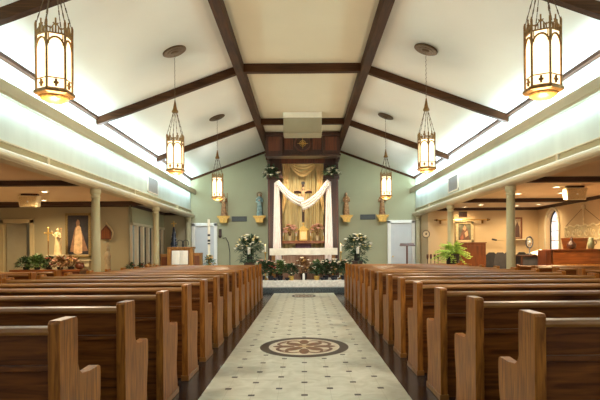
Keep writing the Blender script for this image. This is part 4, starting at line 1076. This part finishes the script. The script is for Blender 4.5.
# dark wreath stand, cloth-covered table
y = 14.2; ky = y/F
t = thing('wheel_ornament', 'dark metal wheel with pale spokes standing right of near column', 'decoration', ((529.5-VX)*ky, y, 1.08))
m = MB(); m.torus((0, 0, .33), .13, .022, 24, 8, 'y', .7, 1.1); m.build('rim', DGREY, t, smooth=True)
m = MB()
for a in range(8): g = a*PI/4; m.tube([(0, 0, .33), (.085*math.cos(g), 0, .33+.13*math.sin(g))], .006, 4)
m.ball((0, 0, .33), .03, 8); m.build('spokes', GREY, t)
m = MB(); m.lathe([(.10, 0), (.10, .02), (.02, .05), (.02, .2)], n=12); m.build('foot', DGREY, t, smooth=True)
t = thing('side_table', 'dark low table behind the pews right of the near column', 'table', ((535-VX)*ky, y, 0))
B(-.45, .42, -.2, .3, 1.04, 1.078).build('top', DARKWOOD, t, .006)
for a in (-.42, .39):
    for b_ in (-.17, .27): B(a-.025, a+.025, b_-.025, b_+.025, 0, 1.04).build('leg', DARKWOOD, t)
B(-.42, .39, -.17, .27, .5, 1.04).build('cupboard', DGREY, t)
t0 = MB()
t0.grid(lambda u, v: (-.19+.50*u, -.21+.38*v, 1.085+.10*math.sin(u*3.1)*math.sin(v*3.1)+.03*math.sin(u*17+v*9)), 24, 14)
tag(t0.build('crumpled_cloth', CLOTHW, smooth=True, solid=.012), 'crumpled pale cloth lying on the dark table by the arched window', 'cloth', loc=((537-VX)*ky, y, 0))
# small shelf with objects on wall between column and window
p0 = W(522, 240.5, YR-.1)
t = thing('wall_shelf', 'cream wall shelf under the tall reddish picture', 'shelf', (p0.x, YR, p0.z)); B(-.35, .28, -.2, -.005, -.04, 0).build('board', CREAM, t, .004)
for a in (-.28, .2): B(a, a+.03, -.15, -.005, -.16, -.04).build('bracket', CREAM, t)

# wooden choir console, far right
y = 13.2; ky = y/F; x0, x1 = (553-VX)*ky, 7.6; z1 = H+(VY-251)*ky
t = thing('choir_desk', 'long reddish wooden desk front at the right edge under the relief', 'desk', (x0, y, 0)); w = x1-x0
B(0, w, 0, .5, 0, z1-.03).build('front', REDWOODX, t, .008); B(-.04, w+.0, -.04, .55, z1-.03, z1).build('top', REDWOODX, t, .006); B(0, w, -.02, 0, z1-.42, z1-.37).build('lower_moulding', HONEY, t)
B(-.16, -.045, 0, .5, 0, z1-.02).build('end_cabinet', DARKPANEL, t, .006)
y2 = 13.35; k2 = y2/F
t = thing('lectern_board', 'angled wooden lectern board standing on the choir desk', 'lectern', ((574-VX)*k2, y2, z1+.001))
m = MB(); m.prism([(-.31, .27), (.35, .27), (.30, 0), (-.25, 0)], 0, .03, 'y'); m.build('board', HONEY if False else REDWOODX, t, .005)
m = MB(); m.box(-.2, .25, .03, .15, 0, .04); m.build('foot', REDWOODX, t)
t = thing('dark_urn', 'dark rounded urn in front of the lectern board', 'urn', ((571.5-VX)*13.25/F, 13.25, z1+.001))
m = MB(); m.lathe([(.05, 0), (.10, .04), (.11, .11), (.07, .17), (.035, .20), (.03, .24), (.04, .26)], n=16); m.build('body', DARKWOOD, t, smooth=True)
m = MB(); m.lathe([(.04, .26), (.02, .285), (.008, .30)], n=10); m.build('stopper', DARKPANEL, t, smooth=True)
t = thing('grey_jug', 'grey green jug at the right end of the lectern board', 'jug', ((591-VX)*13.25/F, 13.25, z1+.001))
m = MB(); m.lathe([(.06, 0), (.08, .08), (.075, .17), (.05, .22), (.06, .27)], n=16); m.build('body', mat('grey_green_glaze', (.16, .17, .10), .4, 0, .2, 10), t, smooth=True)
m = MB(); m.torus((.085, 0, .15), .05, .01, 16, 6, 'y'); m.build('handle', DARKPANEL, t, smooth=True)
# relief on the right outer wall, hung by cords: centred px 585
yr = 15.0
t = thing('wall_relief', 'ivory scrollwork relief hung by cords on the right wall', 'wall relief', (XR-.01, yr, 1.5))
GO = mat('ivory_gilt_relief', (.82, .70, .44), .5, .1, .2, 14)
ya, yb_, za, zb = -1.0, 1.05, -.0, .38     # along y, z
def RP(u, z): return (-.03, ya+(yb_-ya)*u, z)
m = MB()
for zz in (zb, za): m.tube([RP(j/24, zz+.025*math.sin(j*1.3)) for j in range(25)], .022, 6)
for uu in (0, 1): m.tube([RP(uu, za), RP(uu, zb)], .022, 6)
for q in range(6):
    u = (q+.5)/6; s_ = 1 if q % 2 else -1
    m.tube([(-.03, ya+(yb_-ya)*u+(.02+.012*j)*math.cos(j*.7)*s_, .19+(.02+.012*j)*math.sin(j*.7)) for j in range(11)], .016, 5)
    m.leaf((-.035, ya+(yb_-ya)*u, .3), (0, s_, .6), .16, .08)
m.build('scroll_frame', GO, t)
m = MB(); m.box(-.022, -.012, ya, yb_, za, zb); m.build('backing', mat('relief_backing', (.60, .46, .25), .7, 0, .1, 8), t)
zt3 = .88
for uu in (0, 1): m = MB(); m.tube([RP(uu, zb), (-.03, 0, zt3)], .007, 5); m.build('cord', DARKPANEL, t)
m = MB(); m.tube([(-.03, 0, zb), (-.03, 0, zt3)], .022, 6); m.tube([(-.03, -.09, zt3-.02), (-.03, .09, zt3-.02)], .02, 6); m.ball((-.03, 0, zt3+.02), .055, 8); m.build('centre_rod', GO, t, smooth=True)
# small rolled item on top of front rail
p = W(494, 241.5, YR-.1)
t = thing('wall_lamp', 'small dark picture lamp sticking out of the tan wall left of near column', 'wall lamp', (p.x, YR, p.z))
m = MB(); m.tube([(0, -.01, 0), (0, -.14, .03)], .01, 6); m.build('arm', DGREY, t); m = MB(); m.tube([(-.08, -.15, .03), (.07, -.15, .0)], .028, 8); m.build('shade', DGREY, t); m = MB(); m.tube([(.08, -.15, .0), (.34, -.15, -.02)], .012, 6); m.build('wand', RIVORY, t)

# ------------------------------------------------------------------ left side front
y = 14.3; ky = y/F
x0, x1 = (14-VX)*ky, (84-VX)*ky
t = thing('side_altar', 'long wooden side altar table under the plants, left aisle', 'table', ((x0+x1)/2, y, 0)); w = (x1-x0)/2
B(-w, w, -.25, .3, .74, .79).build('top', REDWOODX, t, .008); B(-w+.05, w-.05, -.2, .28, 0, .74).build('cabinet', DARKPANEL, t, .008)
for a in (-.6, 0, .6): B(a*w-.2, a*w+.2, -.215, -.2, .1, .66).build('front_panel', REDWOOD, t, .006)
for i, (px, rz, n, lm, fl, lab) in enumerate(((26, .15, 150, LEAFD, [], 'dark leafy pot plant at the left end of side altar'), (37, .22, 190, LEAF, [], 'bushy green pot plant before the left aisle doorway'),
        (49, .16, 120, LEAFD, [(4, .05, PETR)], 'dark green plant with red blooms at the foot of gold cross'), (60, .15, 110, STRAW, [(8, .05, PETR), (5, .05, PETP)], 'reddish flower pot in front of the ivory statue'),
        (71, .15, 110, STRAW, [(7, .055, PETP), (8, .05, PETY)], 'pink and tan flower pot below the large painting'))):
    yy = y-.05-.08*(i % 2)
    plant('potted_plant', lab, 'potted plant', ((px-VX)*yy/F, yy, .792), (.08, .07), (.26, .15, rz+.03, int(n*1.5), .17, .05, lm, .13), fl, 120+i, potm=DGREY)
t = thing('round_basket', 'dark round woven basket at the right end of side altar', 'basket', ((81-VX)*ky, y-.08, .792))
m = MB(); m.lathe([(.07, 0), (.11, .05), (.115, .12), (.09, .17), (.08, .17), (.09, .1), (.05, .03)], n=18); m.build('body', DARKPANEL, t, smooth=True)
m = MB(); m.torus((0, 0, .17), .085, .012, 20, 6, 'z'); m.build('rim', DARKWOOD, t, smooth=True)
# gold cross on a pole
y = 14.9; ky = y/F; x = (48.3-VX)*ky
t = thing('processional_cross', 'slender gold cross on a pole left of the ivory statue', 'cross', (x, y, 0))
m = MB(); m.lathe([(.14, 0), (.13, .03), (.03, .06)], n=16); m.tube([(0, 0, .03), (0, 0, 1.55)], .014, 8); m.build('pole', GOLD, t)
m = MB(); zt4 = H+(VY-226)*ky; m.box(-.018, .018, -.012, .012, 1.55, zt4); m.box(-.10, .10, -.012, .012, zt4-.16, zt4-.125)
for q in ((0, zt4), (-.10, zt4-.142), (.10, zt4-.142)): m.ball((q[0], 0, q[1]), .022, 8)
m.build('cross', BRASS, t, .003)
# ivory statue on a pedestal
x = (56-VX)*ky; zf0 = H+(VY-253)*ky
t = thing('statue_pedestal', 'narrow tan pedestal beneath the ivory statue, left aisle', 'pedestal', (x, y+.1, 0))
B(-.2, .2, -.17, .17, 0, zf0-.03).build('shaft', CREAM, t, .01); B(-.23, .23, -.2, .2, zf0-.03, zf0).build('top', CREAM, t, .006)
figure('holy_family_statue', 'ivory robed statue with raised arm beside the large painting', (x, y+.1, zf0+.001), H+(VY-226)*ky-zf0, RIVORY, arms='raise', child=True, extra='staff', head=RIVORY, hair=RGOLD)
# pointed shrine on wall and draped pedestal
y = YL; ky = y/F; p = W(107, 232, y)
t = thing('wall_shrine', 'small gabled reddish wall shrine with pale angel edge', 'shrine', (p.x, y, p.z)); t.location.x = (108-VX)*ky
m = MB(); m.prism([(-.16, -.17), (.12, -.17), (.12, .08), (-.02, .24), (-.16, .08)], -.10, -.004, 'y'); m.build('case', DARKPANEL, t, .008)
m = MB(); m.prism([(-.12, -.14), (.08, -.14), (.08, .06), (-.02, .17), (-.12, .06)], -.106, -.10, 'y'); m.build('inner_panel', REDWOOD, t, .004)
m = MB(); m.tube([(-.02, -.06, .27), (.09, -.06, .17), (.17, -.06, .02), (.14, -.06, -.12), (.06, -.06, -.22)], .022, 8); m.ball((-.02, -.06, .28), .03, 8); m.build('pale_rim', RIVORY, t, smooth=True)
vs_ = figure('veiled_statue', 'tall pale veiled statue standing below the wall shrine', (W(107.5, 250, 15.2).x, 15.2, .0), 1.47, mat('aged_stone', (.36, .28, .17), .7, 0, .15, 12), arms='none', head=mat('aged_stone', (.36, .28, .17), .7, 0, .15, 12), hair=mat('aged_stone', (0,0,0)))
vs_.scale = (.60, .7, 1)
# picture-like lower ledge below painting
t = thing('wall_ledge', 'tan ledge mounted beneath the large dark painting', 'shelf', (W(79, 258, YL).x, YL, W(79, 258, YL).z))
B(-.36, .36, -.12, -.004, -.04, 0).build('board', CREAM, t, .004); B(-.3, .3, -.06, -.004, -.2, -.04).build('panel', CREAM, t, .004)
# black flower pots under screen
y = 14.3; ky = y/F
for i, (px, lab) in enumerate(((131, 'dark red-black plant below the cream screen, left one'), (141, 'dark red-black plant below the cream screen, middle one'), (150, 'tan dried plant below the cream screen, right one'))):
    t = thing('plinth', 'dark plinth under the %s' % lab.split(',')[0].replace('below', 'near') + ', ' + ['left', 'middle', 'right'][i], 'plinth', ((px-VX)*ky, y+.25*0, 0))
    B(-.12, .12, -.12, .12, 0, .62).build('block', DARKWOOD, t, .006)
    plant('small_plant', lab, 'potted plant', ((px-VX)*ky, y, .622), (.08, .1), (.15, .13, .12, 80, .12, .04, LEAFD if i < 2 else STRAW, .18), [(4, .04, PETR)] if i < 2 else [(5, .04, PETY)], 150+i, potm=DARKPANEL)

# ------------------------------------------------------------------ light
def area(loc, rot, sx_, sy_, e, col, name='ceiling_wash'):
    ld = bpy.data.lights.new(name, 'AREA'); ld.shape = 'RECTANGLE'; ld.size = sx_; ld.size_y = sy_; ld.energy = e; ld.color = col
    lo = bpy.data.objects.new(name, ld); C.objects.link(lo); lo.location = loc; lo.rotation_euler = rot
    return lo
# added fill spots without fixtures, for the altar and the end wall
for x in (-1.0, 1.0):      # added fill behind the last cross beam, no fixture, aimed at the altar
    ld = bpy.data.lights.new('fill_spot', 'SPOT'); ld.energy = 190; ld.color = (1, .90, .76); ld.spot_size = 1.15; ld.spot_blend = .9; ld.shadow_soft_size = .05
    lo = bpy.data.objects.new('fill_spot', ld); C.objects.link(lo); lo.location = (x, 15.08, 4.74)
    dv = Vector((x*.9, 17.2, 1.0))-Vector(lo.location); lo.rotation_euler = dv.to_track_quat('-Z', 'Y').to_euler()
for x in (-2.5, 2.5):  # made-up pair behind the same beam, brightening the end wall
    ld = bpy.data.lights.new('fill_spot', 'SPOT'); ld.energy = 190; ld.color = (.95, .97, 1.0); ld.spot_size = 1.5; ld.spot_blend = 1; ld.shadow_soft_size = .08
    lo = bpy.data.objects.new('fill_spot', ld); C.objects.link(lo); lo.location = (x, 15.06, 4.2)
    dv = Vector((x*1.2, 19.4, 1.9))-Vector(lo.location); lo.rotation_euler = dv.to_track_quat('-Z', 'Y').to_euler()
for x in (-.45, .45):  # made-up fill under the canopy, no fixture, brightening the curtain
    ld = bpy.data.lights.new('canopy_fill', 'SPOT'); ld.energy = 62; ld.color = (1, .84, .60); ld.spot_size = 1.9; ld.spot_blend = .8; ld.shadow_soft_size = .06
    lo = bpy.data.objects.new('canopy_fill', ld); C.objects.link(lo); lo.location = (x, 17.3, 4.05)
    dv = Vector((x*.3, 18.5, 1.8))-Vector(lo.location); lo.rotation_euler = dv.to_track_quat('-Z', 'Y').to_euler()

w = bpy.data.worlds.new('world'); S.world = w; w.use_nodes = True
bg = w.node_tree.nodes['Background']; bg.inputs[0].default_value = (1.0, .90, .76, 1); bg.inputs[1].default_value = .33

# ------------------------------------------------------------------ camera
cd_ = bpy.data.cameras.new('camera'); co = bpy.data.objects.new('camera', cd_); C.objects.link(co)
co.location = (0, 0, H); co.rotation_euler = (Matrix.Rotation(PI/2, 3, 'X') @ Matrix.Rotation(math.radians(-.42), 3, 'Z')).to_euler()
cd_.sensor_width = 36; cd_.lens = F*36/600; cd_.shift_x = -(VX-300)/600; cd_.shift_y = (VY-200)/600
cd_.clip_start = .05
S.camera = co
S.view_settings.view_transform = 'Standard'; S.view_settings.look = 'None'; S.view_settings.gamma = 1; S.view_settings.use_curve_mapping = False
S.view_settings.exposure = 0.72
